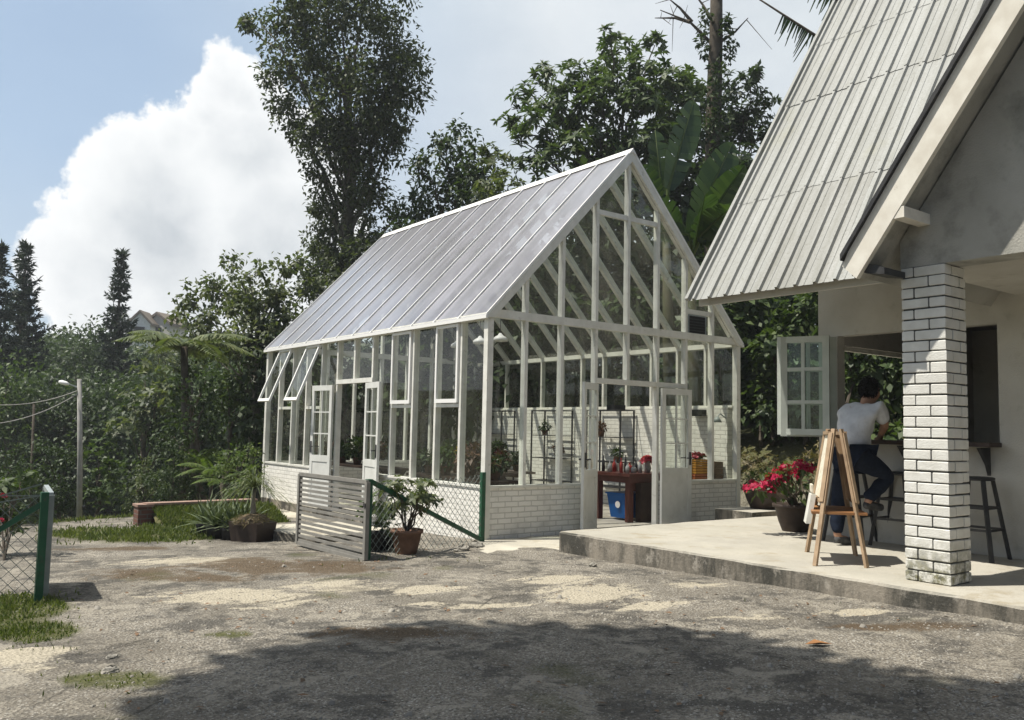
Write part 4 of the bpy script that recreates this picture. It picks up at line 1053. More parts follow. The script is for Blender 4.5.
TV = [(jp['pel']+np.array([0, 0, .02]), .185), (jp['hL'], .135), (jp['kL'], .095), (jp['aL']+np.array([0, 0, .03]), .078), (jp['hR'], .135), (jp['kR'], .1), (jp['aR']+np.array([0, 0, .03]), .075)]
folds(skin('trousers', TV, [(0, 1), (1, 2), (2, 3), (0, 4), (4, 5), (5, 6)], M['jeans'], person, 3), .008, 22)
for a, b in ((jp['aL'], tL), (jp['aR'], tR)):
    d = b-a; skin('shoe', [(a+d*-.15+np.array([0, 0, -.02]), .055), (a+d*.5+np.array([0, 0, -.015]), .055), (b+d*.1, .045)], [(0, 1), (1, 2)], M['shoe'], person)
# ------------------------------------------------------------------ fences and gates
def chain(mb, a, b, z0, z1, cell=.1, r=.0022):
    a = np.array(a, float); b = np.array(b, float); L = np.linalg.norm((b-a)[:2]); h = z1-z0
    n = int((L+h)/cell)
    for k in range(n+1):
        for sg in (1, -1):
            u0 = k*cell; pts = []
            ua, ub = u0-h, u0       # line from (ua,0) to (ub,h)
            za, zb = 0, h
            if ua < 0: za = -ua; ua = 0
            if ub > L: zb = h-(ub-L); ub = L
            if ub-ua < .01: continue
            if sg < 0: P = [(ua, h-za), (ub, h-zb)]
            else: P = [(ua, za), (ub, zb)]
            q = [a+(b-a)*u/L+np.array([0, 0, z0+z-a[2]-(b-a)[2]*u/L]) for u, z in P]
            mb.bar(q[0], q[1], r*2, r*2)
PA = np.array((-2.22, -.74, 0)); PB = np.array((-.13, -.13, 0))
t = thing('wire_fence', 'green post and wire fence between the slatted gate and greenhouse corner', 'fence', PA)
MB().box(PA+(-.035, -.035, -.3), PA+(.035, .035, .96)).build('post', M['green'], t)
MB().box(PB+(-.03, -.03, -.3), PB+(.03, .03, .98)).build('post', M['green'], t)
MB().bar(PA+(.03, .0, .93), PB+(-.03, -.02, .06), .05).build('brace', M['green'], t)
mb = MB(); chain(mb, PA+(0, 0, .0), PB, .02, .93); mb.build('wire_mesh', M['wire'], t)
def slat_gate(a, b, z0, z1, label, n, m, loc):
    a = np.array(a, float); b = np.array(b, float); t = thing('slatted_gate', label, 'gate', loc)
    d = nrm(b-a)
    mb = MB(); s_ = .05
    for p in (a, b): mb.bar(p+(0, 0, z0), p+(0, 0, z1), s_, s_, up=d)
    mb.bar(a+(0, 0, z1), b+(0, 0, z1), .04, .045); mb.bar(a+(0, 0, z0), b+(0, 0, z0), .04, .045)
    mb.build('gate_frame', M[m], t)
    mb = MB()
    for k in range(n):
        z = z0+(z1-z0)*(k+.6)/n; mb.bar(a+d*.025+(0, 0, z), b-d*.025+(0, 0, z), .018, (z1-z0)/n*.56)
    mb.build('slats', M[m], t)
    e = b+(0, 0, z0+.7*(z1-z0)); mb = MB(); mb.box(e+(-.034, -.02, -.025), e+(.034, .03, .025)); mb.build('latch', M['dark'], t)
    return t
ga = np.array((-2.27, -.8, 0)); gb = gz(297.5, 545.5, -.02); gb[2] = 0
slat_gate(gb, ga, .02, .93, 'grey slatted metal gate standing open before the side doors', 15, 'gate', gb)
t0 = gpt(38, 602)
t = thing('wire_fence', 'green post and wire fence at the left edge with slanting brace', 'fence', t0)
fd = nrm(np.array([-.93, .36, 0])); FA = t0; FBp = t0+fd*2.3
MB().box(FA+(-.03, -.03, -.3), FA+(.03, .03, .93)).build('post', M['green'], t)
MB().box(FBp+(-.04, -.04, -.6), FBp+(.04, .04, 1.02)).build('post', M['green'], t)
MB().bar(FA+(0, 0, .84), FA+fd*1.05+(0, 0, .12), .045).build('brace', M['green'], t)
mb = MB(); chain(mb, FA+(0, 0, .04), FBp+(0, 0, .04), FA[2]+.06, FA[2]+.9, .11, .0022); mb.build('wire_mesh', M['wire'], t)
mb = MB(); mb.bar(FA+(0, 0, .9), FBp+(0, 0, .9), .008); mb.bar(FA+(0, 0, 1.0)+fd*.03, FA+fd*.9+(0, 0, .72), .012); mb.bar(FA+(0, 0, .9)+fd*.03, FA+fd*.6+(0, 0, .8), .01); mb.build('top_wire', M['wire'], t)
g0 = t0+np.array((.06, .06, 0)); gdir = nrm(np.array([.11, .99, 0]))
slat_gate(g0, g0+gdir*1.0, .06, .9, 'pale steel gate leaf seen edge on at the left fence post', 14, 'steel', g0)
# ------------------------------------------------------------------ pots beside the gate
t, p = big_pot(gz(406, 556, -.02), .19, .33, 'shrub_pot', 'terracotta pot with a leafy shrub behind the wire fence', 'terracotta')
mb = MB(); cl = []
for k in range(11):
    e = p+np.array([rng.normal()*.22, rng.normal()*.22, .55+rng.random()*.38]); limb(mb, p+(0, 0, .3), e, .014, .005, 5, .05, .15, 5); cl.append(e)
mb.build('stem', M['bark'], t)
leafobj('foliage', np.concatenate([rosettes(e, (.13, .13, .1), 6, 6, .095, .045) for e in cl]+[rosettes(p+np.array([0, 0, .65]), (.3, .3, .25), 26, 6, .095, .045)]), M['leafC'], t)
t, p = big_pot(gz(385, 552, -.02), .1, .2, 'shrub_pot', 'small black pot between the terracotta pot and fence post', 'blackpot'); leafobj('foliage', clump(p+np.array([0, 0, .35]), (.14, .14, .16), 90, .1, .05), M['leafB'], t)
t, p = big_pot(gz(373.5, 553, -.02), .12, .27, 'shrub_pot', 'black pot with a leafy plant directly behind the green post', 'blackpot'); leafobj('foliage', rosettes(p+np.array([0, 0, .5]), (.2, .2, .25), 22, 6, .12, .06), M['leafB'], t)
t, p = big_pot(gz(391, 549, -.02), .1, .25, 'shrub_pot', 'dark empty pot close to the white brick base', 'blackpot')
# agave pots and ponytail palm
def agave(px, py, r, h, label, n=26, L=.42):
    p = gpt(px, py); t = thing('agave_pot', label, 'pot plant', p, 'spiky plants in black pots')
    MB().lathe([(r*.8, -.05), (r, h*.8), (r*1.05, h), (r*.85, h), (.01, h*.9)], p, 16).build('pot', M['blackpot'], t, True)
    V = []
    for k in range(n):
        a = 2.4*k; tilt = .25+1.15*k/n; D = np.array([math.cos(a)*math.sin(tilt), math.sin(a)*math.sin(tilt), math.cos(tilt)])
        c = p+np.array([0, 0, h*.95]); Lk = L*(.75+.35*rng.random())
        S = nrm(np.cross(D, (0, 0, 1.))); prev = None; m_ = 4
        for q in range(m_):
            f0, f1 = q/m_, (q+1)/m_; g = lambda f: c+D*Lk*f+np.array([0, 0, -.3*f*f*Lk*math.sin(tilt)])
            w = lambda f: S*(.028*(1-f)**.6+.002)
            V += [g(f0)-w(f0), g(f0)+w(f0), g(f1)+w(f1), g(f1)-w(f1)]
    leafobj('leaves', np.array(V), M['agave'], t)
agave(206, 534, .15, .15, 'spiky plant in a black pot, leftmost in front of the lawn', 40, .56)
agave(217, 537, .16, .15, 'spiky plant in a black pot, second from the left', 40, .56)
agave(232, 538, .16, .15, 'spiky plant in a black pot beside the brown trough', 40, .56)
agave(243, 537, .14, .15, 'small spiky plant in a black pot against the brown trough', 40, .56)
p = gpt(252, 540); t = thing('palm_planter', 'ponytail palm in a wide brown trough before the greenhouse', 'planter', p)
dx = nrm(np.array([.45, -.9, 0])); dy = np.array([-dx[1], dx[0], 0])
mb = MB(); a, b = .27, .2
mb.add([p+dx*i*a*.85+dy*j*b*.85+(0, 0, -.06) for i, j in ((-1,-1),(1,-1),(1,1),(-1,1))]+[p+dx*i*a+dy*j*b+(0, 0, .26) for i, j in ((-1,-1),(1,-1),(1,1),(-1,1))], [(3,2,1,0),(4,5,6,7),(0,1,5,4),(1,2,6,5),(2,3,7,6),(3,0,4,7)]).build('trough', M['brownpot'], t)
mb = MB(); ellipsoid(mb, p+np.array([0, 0, .22]), (.26, .2, .15), 18, 0.05); mb.build('fibre_mound', M['fibre'], t, True)
Pm = rsph(420); Pm[:, 2] = np.abs(Pm[:, 2])*.8+.1; Pm = p+np.array([0, 0, .23])+Pm*np.array([.26, .2, .15]); leafobj('dead_leaves', quads(Pm, rng.normal(size=Pm.shape)*np.array([1, 1, .35]), np.tile([0, 0, 1.], (len(Pm), 1))+rng.normal(size=Pm.shape)*.4, rng.uniform(.06, .16, len(Pm)), .014, .25, .1), M['dry'], t)
pt = p+np.array([0, .02, .3]); ptop = pt+np.array([.0, 0, .42])
MB().tube([pt, pt+(.01, 0, .1), pt+(0, .01, .28), ptop], [.06, .04, .032, .035], 8).build('trunk', M['palebark'], t, True)
V = []
for k in range(150):
    a = rng.random()*6.28; el = rng.uniform(.1, 1.35); D = np.array([math.cos(a)*math.cos(el), math.sin(a)*math.cos(el), math.sin(el)]); Lk = rng.uniform(.5, .85)
    S = nrm(np.cross(D, (0, 0, 1.)))
    g = lambda f: ptop+D*Lk*f+np.array([0, 0, -.62*f*f*Lk])
    for q in range(5): V += [g(q/5)-S*.008, g(q/5)+S*.008, g((q+1)/5)+S*.007*(1-(q+1)/5.2), g((q+1)/5)-S*.007*(1-(q+1)/5.2)]
leafobj('leaves', np.array(V), M['leafC'], t)
# low brick wall
bw = thing('brick_wall', 'low red brick garden wall around the far lawn', 'wall', (-3.1, 5.5, -.2))
w0, w2 = np.array((-3.26, 5.56)), np.array((-1.2, 5.66))
def wall_seg(a, b, th, z0, z1, cap):
    d = nrm(b-a); n = np.array([-d[1], d[0]])*th/2
    MB().prism([(*(a-n), z0), (*(b-n), z0), (*(b+n), z0), (*(a+n), z0)], (0, 0, z1-z0)).build('wall_run', M['redbrick'], bw)
    n2 = n*1.2; MB().prism([(*(a-n2-d*.02), z1), (*(b-n2+d*.02), z1), (*(b+n2+d*.02), z1), (*(a+n2-d*.02), z1)], (0, 0, .035)).build('coping', M['coping'], bw)
wall_seg(w0+np.array((.13, 0)), w2, .2, -.7, .17, 1)
MB().box((-3.28, 5.42, -.7), (-3.05, 5.72, .15)).build('end_pier', M['redbrick'], bw)
MB().box((-3.3, 5.4, .15), (-3.03, 5.74, .19)).build('coping', M['coping'], bw)
nb = 16; V = []; Q = []
for i_ in range(nb+1):
    for j_ in range(9):
        x = -3.04+i_*(2.1/nb); f_ = j_/8; y = 4.55+f_*.92+.05*math.sin(i_*1.7); V.append((x, y, -.2+.3*f_**.8+.02*rng.normal()-(.12 if i_ == 0 else 0)))
for i_ in range(nb):
    for j_ in range(8): a = i_*9+j_; Q.append((a, a+9, a+10, a+1))
lw_ = raw_mesh('lawn', np.array(V), np.array(Q)); M['lawn'] = mat('lawn_soil', (.07, .075, .025), (.12, .11, .05), .95, 9)
kind(link('lawn', lw_, M['lawn']), 'structure')
LB = np.array([(rng.uniform(-3.04, -.95), rng.uniform(4.55, 5.47)) for _ in range(9000)]); LBz = -.2+.3*np.clip((LB[:, 1]-4.55)/.92, 0, 1)**.8
# ------------------------------------------------------------------ lamp post and cables
lp = at(81, 521, 16.3); lp[2] = gh(lp[0], lp[1])
t = thing('lamp_post', 'slim concrete lamp post with a single street light arm', 'lamp post', lp)
ltop = at(79.5, 379, 16.3)
MB().tube([lp+(0, 0, -.5), lerp(lp, ltop, .5), ltop], [.055, .048, .042], 10).build('pole', M['pole'], t, True)
l0 = at(79, 388, 16.3); l1 = at(67, 383.5, 16.2)
MB().tube([l0, l1], .015, 6).build('arm', M['steel'], t)
a = at(69, 384.3, 16.2); b = at(59, 381.5, 16.2)
MB().tube([a, lerp(a, b, .3), lerp(a, b, .8), b], [.02, .04, .042, .02], 8).build('lamp_head', M['white_clean'], t, True)
MB().tube([lp+(0, 0, .35), lp+(0, 0, .42)], .06, 10).build('band', M['dark'], t)
def cable(pts, label):
    o = MB().tube(pts, .008, 5).build('cable', M['pole']); tag(o, label, 'cable', 'overhead cables')
def sag(a, b, s, n=16): return [lerp(a, b, k/n)+np.array([0, 0, -s*4*(k/n)*(1-k/n)]) for k in range(n+1)]
cable(sag(at(79, 390, 16.3), at(-60, 395, 14), .22), 'upper sagging cable running left from the lamp post')
cable(sag(at(79, 393, 16.3), at(-60, 422, 14), .25), 'lower sagging cable running left from the lamp post')
pp = at(33, 500, 22); pp[2] = gh(pp[0], pp[1]); o = MB().tube([pp, at(34, 404, 22)], [.035, .03], 8).build('utility_pole', M['bark'], None, True); tag(o, 'thin grey wooden pole among the trees left of the lamp post', 'pole')
# ------------------------------------------------------------------ trees
def base_of(px, d, z=None):
    p = at(px, 430, d); p[2] = gh(p[0], p[1]) if z is None else z; return p
def tree(name, label, px, d, clumps, mode, dens, L, W, m, bark='bark', r0=.2, topf=.75, group=None, dj=.9, zr=1.0, k=7, limbs=True, flat=1.0, droop=.25):
    b = base_of(px, d); t = thing(name, label, 'tree', b, group)
    C = [at(x, y, d+rng.uniform(-dj, dj)) for x, y, r in clumps]; Rr = [r*d/FPX for x, y, r in clumps]
    top = max(c[2] for c in C)
    cx = np.mean([c[:2] for c in C], 0)
    mb = MB(); tp = [b-(0, 0, .5)]; n = 7
    tipxy = b[:2]*.4+cx*.6
    for i in range(1, n+1):
        f = i/n; tp.append(np.array([*(b[:2]*(1-f)+tipxy*f), b[2]+(top-b[2])*topf*f])+np.array([rng.normal()*.08, rng.normal()*.08, 0]))
    mb.tube(tp, np.linspace(r0, r0*.35, n+1), 9)
    if limbs:
        for c in C:
            f = min(max((c[2]-b[2])/((top-b[2])*topf)*.72, .3), .97); i = f*n; q = lerp(tp[int(i)], tp[min(int(i)+1, n)], i-int(i))
            limb(mb, q, c, r0*.35*(1-f*.4), r0*.06, 7, .05, .09, 6)
    mb.build('trunk', M[bark], t, True)
    V = []
    for c, R_ in zip(C, Rr):
        R3 = np.array([R_, R_, R_*flat])*np.array([1, 1, 1]); nl = int(dens*R_*R_/(L*W))
        if mode == 'c':
            ns_ = max(6, int(R_*14)); sc_ = c+rsph(ns_)*R3*(rng.random((ns_, 1))**(1/2.4)); pn = nl/ns_
            for q_ in sc_: V.append(clump(q_, R3*.36*rng.uniform(.7, 1.25), max(8, int(pn*rng.uniform(.4, 1.7))), L, W, droop=droop))
        V.append(clump(c, R3, max(20, nl//6), L, W, droop=droop) if mode == 'c' else rosettes(c, R3, max(4, nl//k), k, L, W, droop=.22))
        for _ in range(4):      # looser sprays round the edge
            dd = rsph(1)[0]; V.append(clump(c+dd*R_*1.0, R3*.38, max(6, nl//22), L, W, droop=droop) if mode == 'c' else rosettes(c+dd*R_*.95, R3*.4, max(2, nl//(k*16)), k, L, W))
    leafobj('crown', np.concatenate(V), M[m], t)
    return t
tree('tall_tree', 'very tall dark vine hung tree behind the greenhouse, highest in view', 343, 26,
     [(340,20,50),(292,30,34),(262,26,16),(248,22,9),(385,42,38),(408,85,26),(300,85,36),(358,92,44),(332,140,36),(285,112,18),(382,135,34),(343,190,34),(372,198,30),(325,215,20),(352,240,34),(388,245,24),(335,275,34),(368,275,36),(312,250,16),(400,210,14),(405,265,14),(318,230,12),(335,258,24),(352,285,28),(378,268,26),(310,278,18),(398,238,16),(300,128,15),(310,-25,46),(370,-28,46),(318,285,18),(330,60,45),(385,90,35),(352,150,36),(312,160,12),(405,130,12),(415,60,16)],
     'c', 10.5, .16, .078, 'leafT1', 'palebark', .3, .85, dj=1.0)
tree('broad_tree', 'dark rounded tree just right of the tallest tree, above the glass roof', 455, 24,
     [(455,150,26),(432,178,22),(478,190,26),(448,205,32),(415,215,22),(470,228,28),(440,240,30),(440,140,14),(470,165,20),(420,160,8),(495,215,22),(485,180,16),(400,235,16),(460,180,24)], 'c', 9, .18, .085, 'leafA', r0=.18)
tree('broad_tree', 'lighter green small tree close to the left of the greenhouse apex', 500, 22, [(497,165,18),(508,185,16),(490,195,18),(512,205,14),(490,150,8)], 'r', 8, .18, .08, 'leafC', r0=.1)
tree('broad_tree', 'large spreading tree of long leaves behind the greenhouse apex', 640, 25,
     [(620,58,24),(645,72,24),(570,85,22),(545,73,9),(522,100,13),(508,122,9),(557,112,24),(600,100,28),(640,110,30),(675,85,22),(695,108,20),(665,132,26),(600,140,24),(552,146,14),(630,152,26),(655,45,12),(585,168,18),(540,95,14),(610,35,10),(520,140,10),(690,150,24),(650,170,25),(615,180,20),(570,130,18),(590,120,24),(625,95,26),(660,105,26),(690,90,18),(535,125,18),(575,150,22),(650,145,28),(605,160,26),(548,165,16),(680,130,26),(700,130,20),(530,165,14),(600,75,18)],
     'r', 13, .25, .09, 'leafB', r0=.24, dj=1.3, k=8)
tree('broad_tree', 'bushy tree right of the bare trunk above the metal roof', 745, 26, [(742,92,20),(765,103,13),(728,125,24),(765,140,16),(745,120,20),(720,100,12),(755,75,8),(740,165,22),(715,165,18),(735,145,20),(752,128,18),(725,185,18),(700,175,16)], 'r', 12, .2, .085, 'leafA', r0=.16)
tree('pale_tree', 'broad pale leaved tree with layered clusters left of the glass roof', 262, 23,
     [(215,287,20),(186,298,15),(250,272,18),(286,266,17),(240,300,26),(205,318,22),(280,300,28),(312,285,18),(300,325,25),(255,335,28),(322,310,18),(232,262,10),(178,313,10),(225,345,22),(275,352,24),(300,262,10),(195,335,20),(250,318,26),(290,345,26),(265,300,24),(228,300,22),(205,350,18)],
     'c', 9, .15, .09, 'leafC', 'palebark', .16, dj=1.2, k=7, flat=.75)
# bare trunk with creepers
b = base_of(716, 22); t = thing('bare_tree', 'tall bare trunk wrapped in creepers behind the banana leaves', 'tree', b)
mb = MB(); mb.tube([b-(0, 0, .3), at(713, 200, 22), at(714, 100, 22), at(716, 40, 22), at(717, -60, 22)], [.26, .23, .2, .17, .13], 10)
mb.build('trunk', M['bark'], t, True)
mb = MB()
for a, c_, e in (((713, 45), (690, 22), (660, 10)), ((713, 22), (703, 5), (690, -12)), ((716, 45), (735, 32), (748, 18)), ((690, 22), (675, 18), (655, 18)), ((692, 22), (680, 8), (668, -2)), ((716, -10), (726, -20), (740, -30))):
    P_ = [at(*q, 22+rng.normal()*.2) for q in (a, c_, e)]; mb.tube(P_, [.05, .03, .01], 6)
    for _ in range(3): q = lerp(P_[1], P_[2], rng.random()); mb.tube([q, q+rng.normal(size=3)*.35], [.012, .004], 4)
mb.build('bare_branches', M['bark'], t)
V = []
for (x, y, r, n_) in ((705,50,6,70),(703,30,5,50),(726,30,7,80),(728,55,6,70),(718,75,10,130),(710,95,8,110),(722,110,9,120),(706,130,9,130),(722,145,9,140),(712,165,10,160),(727,20,5,50),(706,15,5,50),(733,45,4,30),(716,120,9,90),(700,40,4,30)):
    V.append(clump(at(x, y, 21.8+rng.normal()*.2), np.array([r, r, r*1.5])*22/FPX, n_, .14, .07))
leafobj('creeper', np.concatenate(V), M['leafA'], t)
# Norfolk pines
def pine(px, top, d, wpx, label, base_y=520):
    tp = at(px, top, d); b = tp.copy(); b[2] = gh(b[0], b[1]); Ht = tp[2]-b[2]
    t = thing('pine_tree', label, 'tree', b, 'tall narrow pines on the left skyline')
    MB().tube([b, lerp(b, tp, .5), tp], [.2, .12, .02], 8).build('trunk', M['bark'], t, True)
    wmax = wpx*d/FPX; V = []
    nlev = int(Ht/.36)
    for i in range(nlev):
        f = (i+.5)/nlev; z = b[2]+Ht*(.08+.92*f)
        L_ = wmax*min(1, (1-f)*1.75+.05)**.85*rng.uniform(.7, 1.25)*1.25; nb = 7; ph = rng.random()*6
        for k in range(nb):
            if rng.random() < .18: continue
            a = ph+2*PI*k/nb+rng.normal()*.2; n_ = max(5, int(L_/.06)); q = np.linspace(.08, 1, n_)
            Lk = L_*rng.uniform(.65, 1.12); zz = z+rng.normal()*.1
            P = np.stack([b[0]+math.cos(a)*Lk*q, b[1]+math.sin(a)*Lk*q, zz-.15*Lk*np.sin(q*3)+.25*Lk*q*q], 1); P = np.repeat(P, 6, 0)
            D = np.tile(np.array([math.cos(a), math.sin(a), .25]), (len(P), 1))+rng.normal(size=(len(P), 3))*.9
            V.append(quads(P, D, rng.normal(size=(len(P), 3)), .26*rng.uniform(.6, 1.3, len(P)), .07, 0, 0))
    leafobj('crown', np.concatenate(V), M['needle'], t)
pine(27, 243, 38, 27, 'second tall narrow pine from the left edge of the picture')
pine(1, 243, 36, 22, 'tall narrow pine cut off by the left edge')
pine(122, 252, 40, 19, 'slender lone pine with a pointed top left of the far houses')
# tree fern
b = base_of(188, 20); c = at(184, 346, 20); t = thing('tree_fern', 'tree fern with a wide flat umbrella of fronds', 'tree fern', b)
MB().tube([b, lerp(b, c, .5)+(.05, 0, 0), c], [.12, .09, .08], 8).build('trunk', M['bark'], t, True)
def fronds(c, n, L, lift, sagc, pinl, droop=.3, seed=0):
    V = []; ph = rng.random()*6
    for k in range(n):
        a = ph+2*PI*k/n+rng.normal()*.12; Lk = L*rng.uniform(.8, 1.1); hd = np.array([math.cos(a), math.sin(a), 0]); li = lift*rng.uniform(.6, 1.4)
        q = np.linspace(.06, 1, 34); P = c+hd*(Lk*q)[:, None]+np.array([0, 0, 1.])*((li*q-sagc*q*q)*Lk)[:, None]
        S = np.array([-hd[1], hd[0], 0]); w = np.sin(np.clip(q*1.05, 0, 1)*PI)**.7*pinl+.03
        for sg in (-1, 1):
            D = S*sg+hd*.45+np.array([0, 0, -droop])+rng.normal(size=(len(q), 3))*.05
            V.append(quads(P, D, np.tile([0, 0, 1.], (len(q), 1)), w, np.full(len(q), Lk/34*1.5), .2, .0))
    return np.concatenate(V)
leafobj('fronds', fronds(c, 17, 1.55, .5, .55, .36), M['fern'], t)
def small_fern(px, py, d, L, label, m='leafD', n=10):
    c = at(px, py, d); b = c.copy(); b[2] = min(gh(c[0], c[1]), c[2]-.4); t = thing('fern_plant', label, 'fern', b, 'ferns at the edge of the yard')
    MB().tube([b, c], [.04, .03], 6).build('stem', M['bark'], t); leafobj('fronds', fronds(c, n, L, .75, .6, L*.22), M[m], t)
small_fern(212, 472, 17.5, .75, 'yellow green fern beside the dark bush left of the greenhouse')
small_fern(200, 462, 18.5, .7, 'yellow green fern standing highest behind the spiky pots')
small_fern(225, 482, 17, .6, 'low yellow green fern behind the ponytail palm')
# banana plants
def banana_leaf(V, base, tip, width, sagv, side, tear=.3, n=16, fold=.35):
    base = np.array(base); tip = np.array(tip); d = tip-base; L_ = np.linalg.norm(d); S = nrm(np.cross(d, side)); 
    N_ = nrm(np.cross(S, d))
    mid = lambda f: base+d*f+np.array([0, 0, sagv*L_*4*f*(1-f)])
    wf = lambda f: width*(math.sin(min(1, f*.96+.05)*PI)**.55)
    for sg in (-1, 1):
        for i in range(n):
            f0, f1 = i/n, (i+1)/n; gap = (rng.random() < tear)*.35/n
            sl0 = rng.normal()*.04; e = lambda f, q=0: mid(f)+S*sg*wf(f)*(1+sl0)+N_*fold*wf(f)*(1 if sg > 0 else .8)+d/L_*wf(f)*.25+np.array([0, 0, q])
            dr = -abs(rng.normal())*.05*width*(3 if gap else 1)
            V += [mid(f0), mid(f1), e(f1-gap, dr), e(f0+gap*.3, dr)]
def banana(px, d, leaves, label, stem_top):
    b = base_of(px, d); t = thing('banana_plant', label, 'banana plant', b, 'banana plants behind the greenhouse')
    st = at(*stem_top, d); MB().tube([b, lerp(b, st, .6), st], [.16, .13, .08], 10).build('stem', M['bananastem'], t, True)
    V = []; rb = MB()
    for (x0, y0, x1, y1, w_, dd, tear) in leaves:
        p0 = at(x0, y0, d); p1 = at(x1, y1, d+dd); rb.tube([st, p0, lerp(p0, p1, .5)+(0, 0, .02), p1], [.05, .04, .025, .008], 6)
        banana_leaf(V, p0, p1, w_, .03, nrm(-FF+RR*.4+np.array([0, 0, .3])), tear)
    rb.build('leaf_stalk', M['leafD'], t, True); leafobj('leaves', np.array(V), M['banana'], t)
banana(700, 18.5, [(690, 235, 733, 142, .42, .5, .25), (688, 235, 652, 232, .3, -.6, .4), (700, 240, 760, 235, .34, -.8, .4), (700, 230, 745, 165, .35, -.5, .3), (695, 240, 735, 205, .4, -1.0, .3), (680, 240, 655, 200, .35, -.8, .4), (695, 245, 705, 195, .45, -1.2, .2)], 'banana plant with bright upright leaves between greenhouse and metal roof', (690, 262))
banana(672, 19.5, [(668, 190, 694, 100, .36, .6, .2), (662, 200, 655, 130, .3, .4, .3), (660, 205, 640, 165, .3, -.4, .4)], 'banana plant with a tall dark leaf before the big tree', (666, 225))
b = np.array((9.2, -4.8, 1.5)); t = thing('banana_plant', 'banana plant behind the house showing torn dark leaves above the roof', 'banana plant', b, 'banana plants behind the greenhouse')
st = at(880, -20, 16.5); MB().tube([b, lerp(b, st, .6), st], [.16, .13, .08], 10).build('stem', M['bananastem'], t, True)
V = []; rb = MB()
def hang_leaf(x0, y0, x1, y1, f0, f1, hang):
    p0 = at(x0, y0, 16.5); p1 = at(x1, y1, 16.3); rb.tube([st, lerp(st, p0, .5)+(0, 0, .2), p0, p1], [.05, .045, .035, .012], 6)
    for k in range(26):
        f = f0+(f1-f0)*k/26; q = lerp(p0, p1, f); q2 = lerp(p0, p1, f+(f1-f0)/26*.86); h_ = hang*(1-.35*k/26)*rng.uniform(.45, 1.15); dn = np.array([0, 0, -1.])*h_-RR*rng.uniform(.25, .6)*h_+FF*rng.normal()*.15*h_
        V.extend([q, q2+(q2-q)*.18, q2+dn-(q2-q)*.3, q+dn*.92+(q2-q)*.3])
hang_leaf(838, 50, 745, -10, .1, .6, .6); hang_leaf(860, 20, 800, -25, .2, .95, .5)
rb.build('leaf_stalk', M['bark'], t, True); leafobj('leaves', np.array(V), M['leafA'], t)
# mid and far trees of the valley on the left
gr = 'trees filling the valley left of the greenhouse'
VT = [('round_tree', 'rounded dark tree crown between the two left pines and the lone pine', 85, 44, [(85,335,20),(62,345,18),(105,345,16),(75,362,28),(100,370,28),(55,372,22),(40,350,12),(85,390,34)], 'c', .34, .19, 'leafA'),
      ('round_tree', 'grey green tree in front of the far houses', 168, 40, [(168,342,12),(155,350,12),(182,350,12),(165,362,18),(145,365,14),(188,368,16)], 'c', .32, .18, 'leafC'),
      ('forest_tree', 'dark forest tree standing behind the lamp post head', 60, 32, [(45,395,26),(75,400,26),(55,425,30),(88,425,26),(25,420,24)], 'c', .26, .14, 'leafA'),
      ('forest_tree', 'dark forest tree at the left edge behind the cables', 8, 30, [(8,380,30),(15,410,30),(-5,430,30),(22,440,26)], 'c', .26, .14, 'leafB'),
      ('forest_tree', 'mid green broken tree between lamp post and tree fern', 145, 27, [(140,398,22),(160,395,20),(150,420,26),(128,430,22),(170,430,22),(145,375,14),(165,372,12)], 'r', .3, .15, 'leafC'),
      ('forest_tree', 'dark green tree under the tree fern', 196, 19.2, [(184,398,14),(205,402,16),(192,420,22),(214,428,20),(172,438,18),(190,372,10),(206,380,11),(178,382,10)], 'c', .2, .11, 'leafA'),
      ('forest_tree', 'shadowed tree close left of the far greenhouse corner', 245, 25, [(240,380,26),(255,405,26),(235,430,26),(262,365,22),(270,430,24),(225,400,20)], 'c', .2, .11, 'leafA'),
      ('forest_tree', 'yellow green tree right of the tree fern trunk', 232, 22.5, [(228,385,12),(238,398,13),(222,402,11)], 'r', .24, .12, 'leafD'),
      ('shrub', 'round dark shrub left of the lamp post foot', 62, 18.5, [(45,455,18),(68,460,18),(55,485,22),(75,490,18),(35,490,18),(60,508,14)], 'c', .13, .07, 'leafA'),
      ('shrub', 'green shrub tree right of the lamp post', 100, 18.5, [(98,450,14),(110,465,14),(95,475,15),(108,490,14),(92,495,12)], 'r', .17, .09, 'leafB'),
      ('shrub', 'tall dark bush in front of the tree fern trunk', 172, 18, [(172,450,17),(165,475,20),(185,470,18),(160,495,18),(180,495,18),(195,490,14)], 'c', .1, .05, 'leafA'),
      ('shrub', 'pale feathery bush left of the dark bush', 148, 18.5, [(148,468,12),(140,485,14),(155,490,12),(135,500,11)], 'c', .1, .04, 'leafC'),
      ('shrub', 'bright green bush touching the far greenhouse corner', 238, 17, [(232,455,12),(248,452,12),(240,470,15),(222,470,10),(255,470,10),(236,490,14)], 'c', .12, .06, 'leafD'),
      ('shrub', 'dark shrub at the far left behind the wire fence', 15, 14.5, [(12,478,22),(28,495,20),(5,505,22),(20,520,16)], 'c', .1, .06, 'leafA')]
for nm, lab, px, d, cl, mode, L_, W_, m in VT:
    tree(nm, lab, px, d, cl, mode, 5.0, L_*.68, W_*.62, m, r0=.06 if nm == 'shrub' else .18, group=gr if nm != 'shrub' else 'shrubs along the yard edge', dj=.4 if nm == 'shrub' else 1.2)
t = thing('flowering_shrub', 'leggy shrub with red and orange flowers behind the left fence', 'shrub', (gpt(4, 560)))
e0 = np.array(t.location); V = []; fl = []
mb = MB()
for (x, y) in ((4,500),(12,487),(3,515),(15,520),(22,478),(8,530),(-6,495),(-8,520)):
    e = at(x, y, 10.5); limb(mb, e0, e, .012, .005, 4); V.append(rosettes(e, (.2, .2, .16), 10, 6, .11, .05)); 
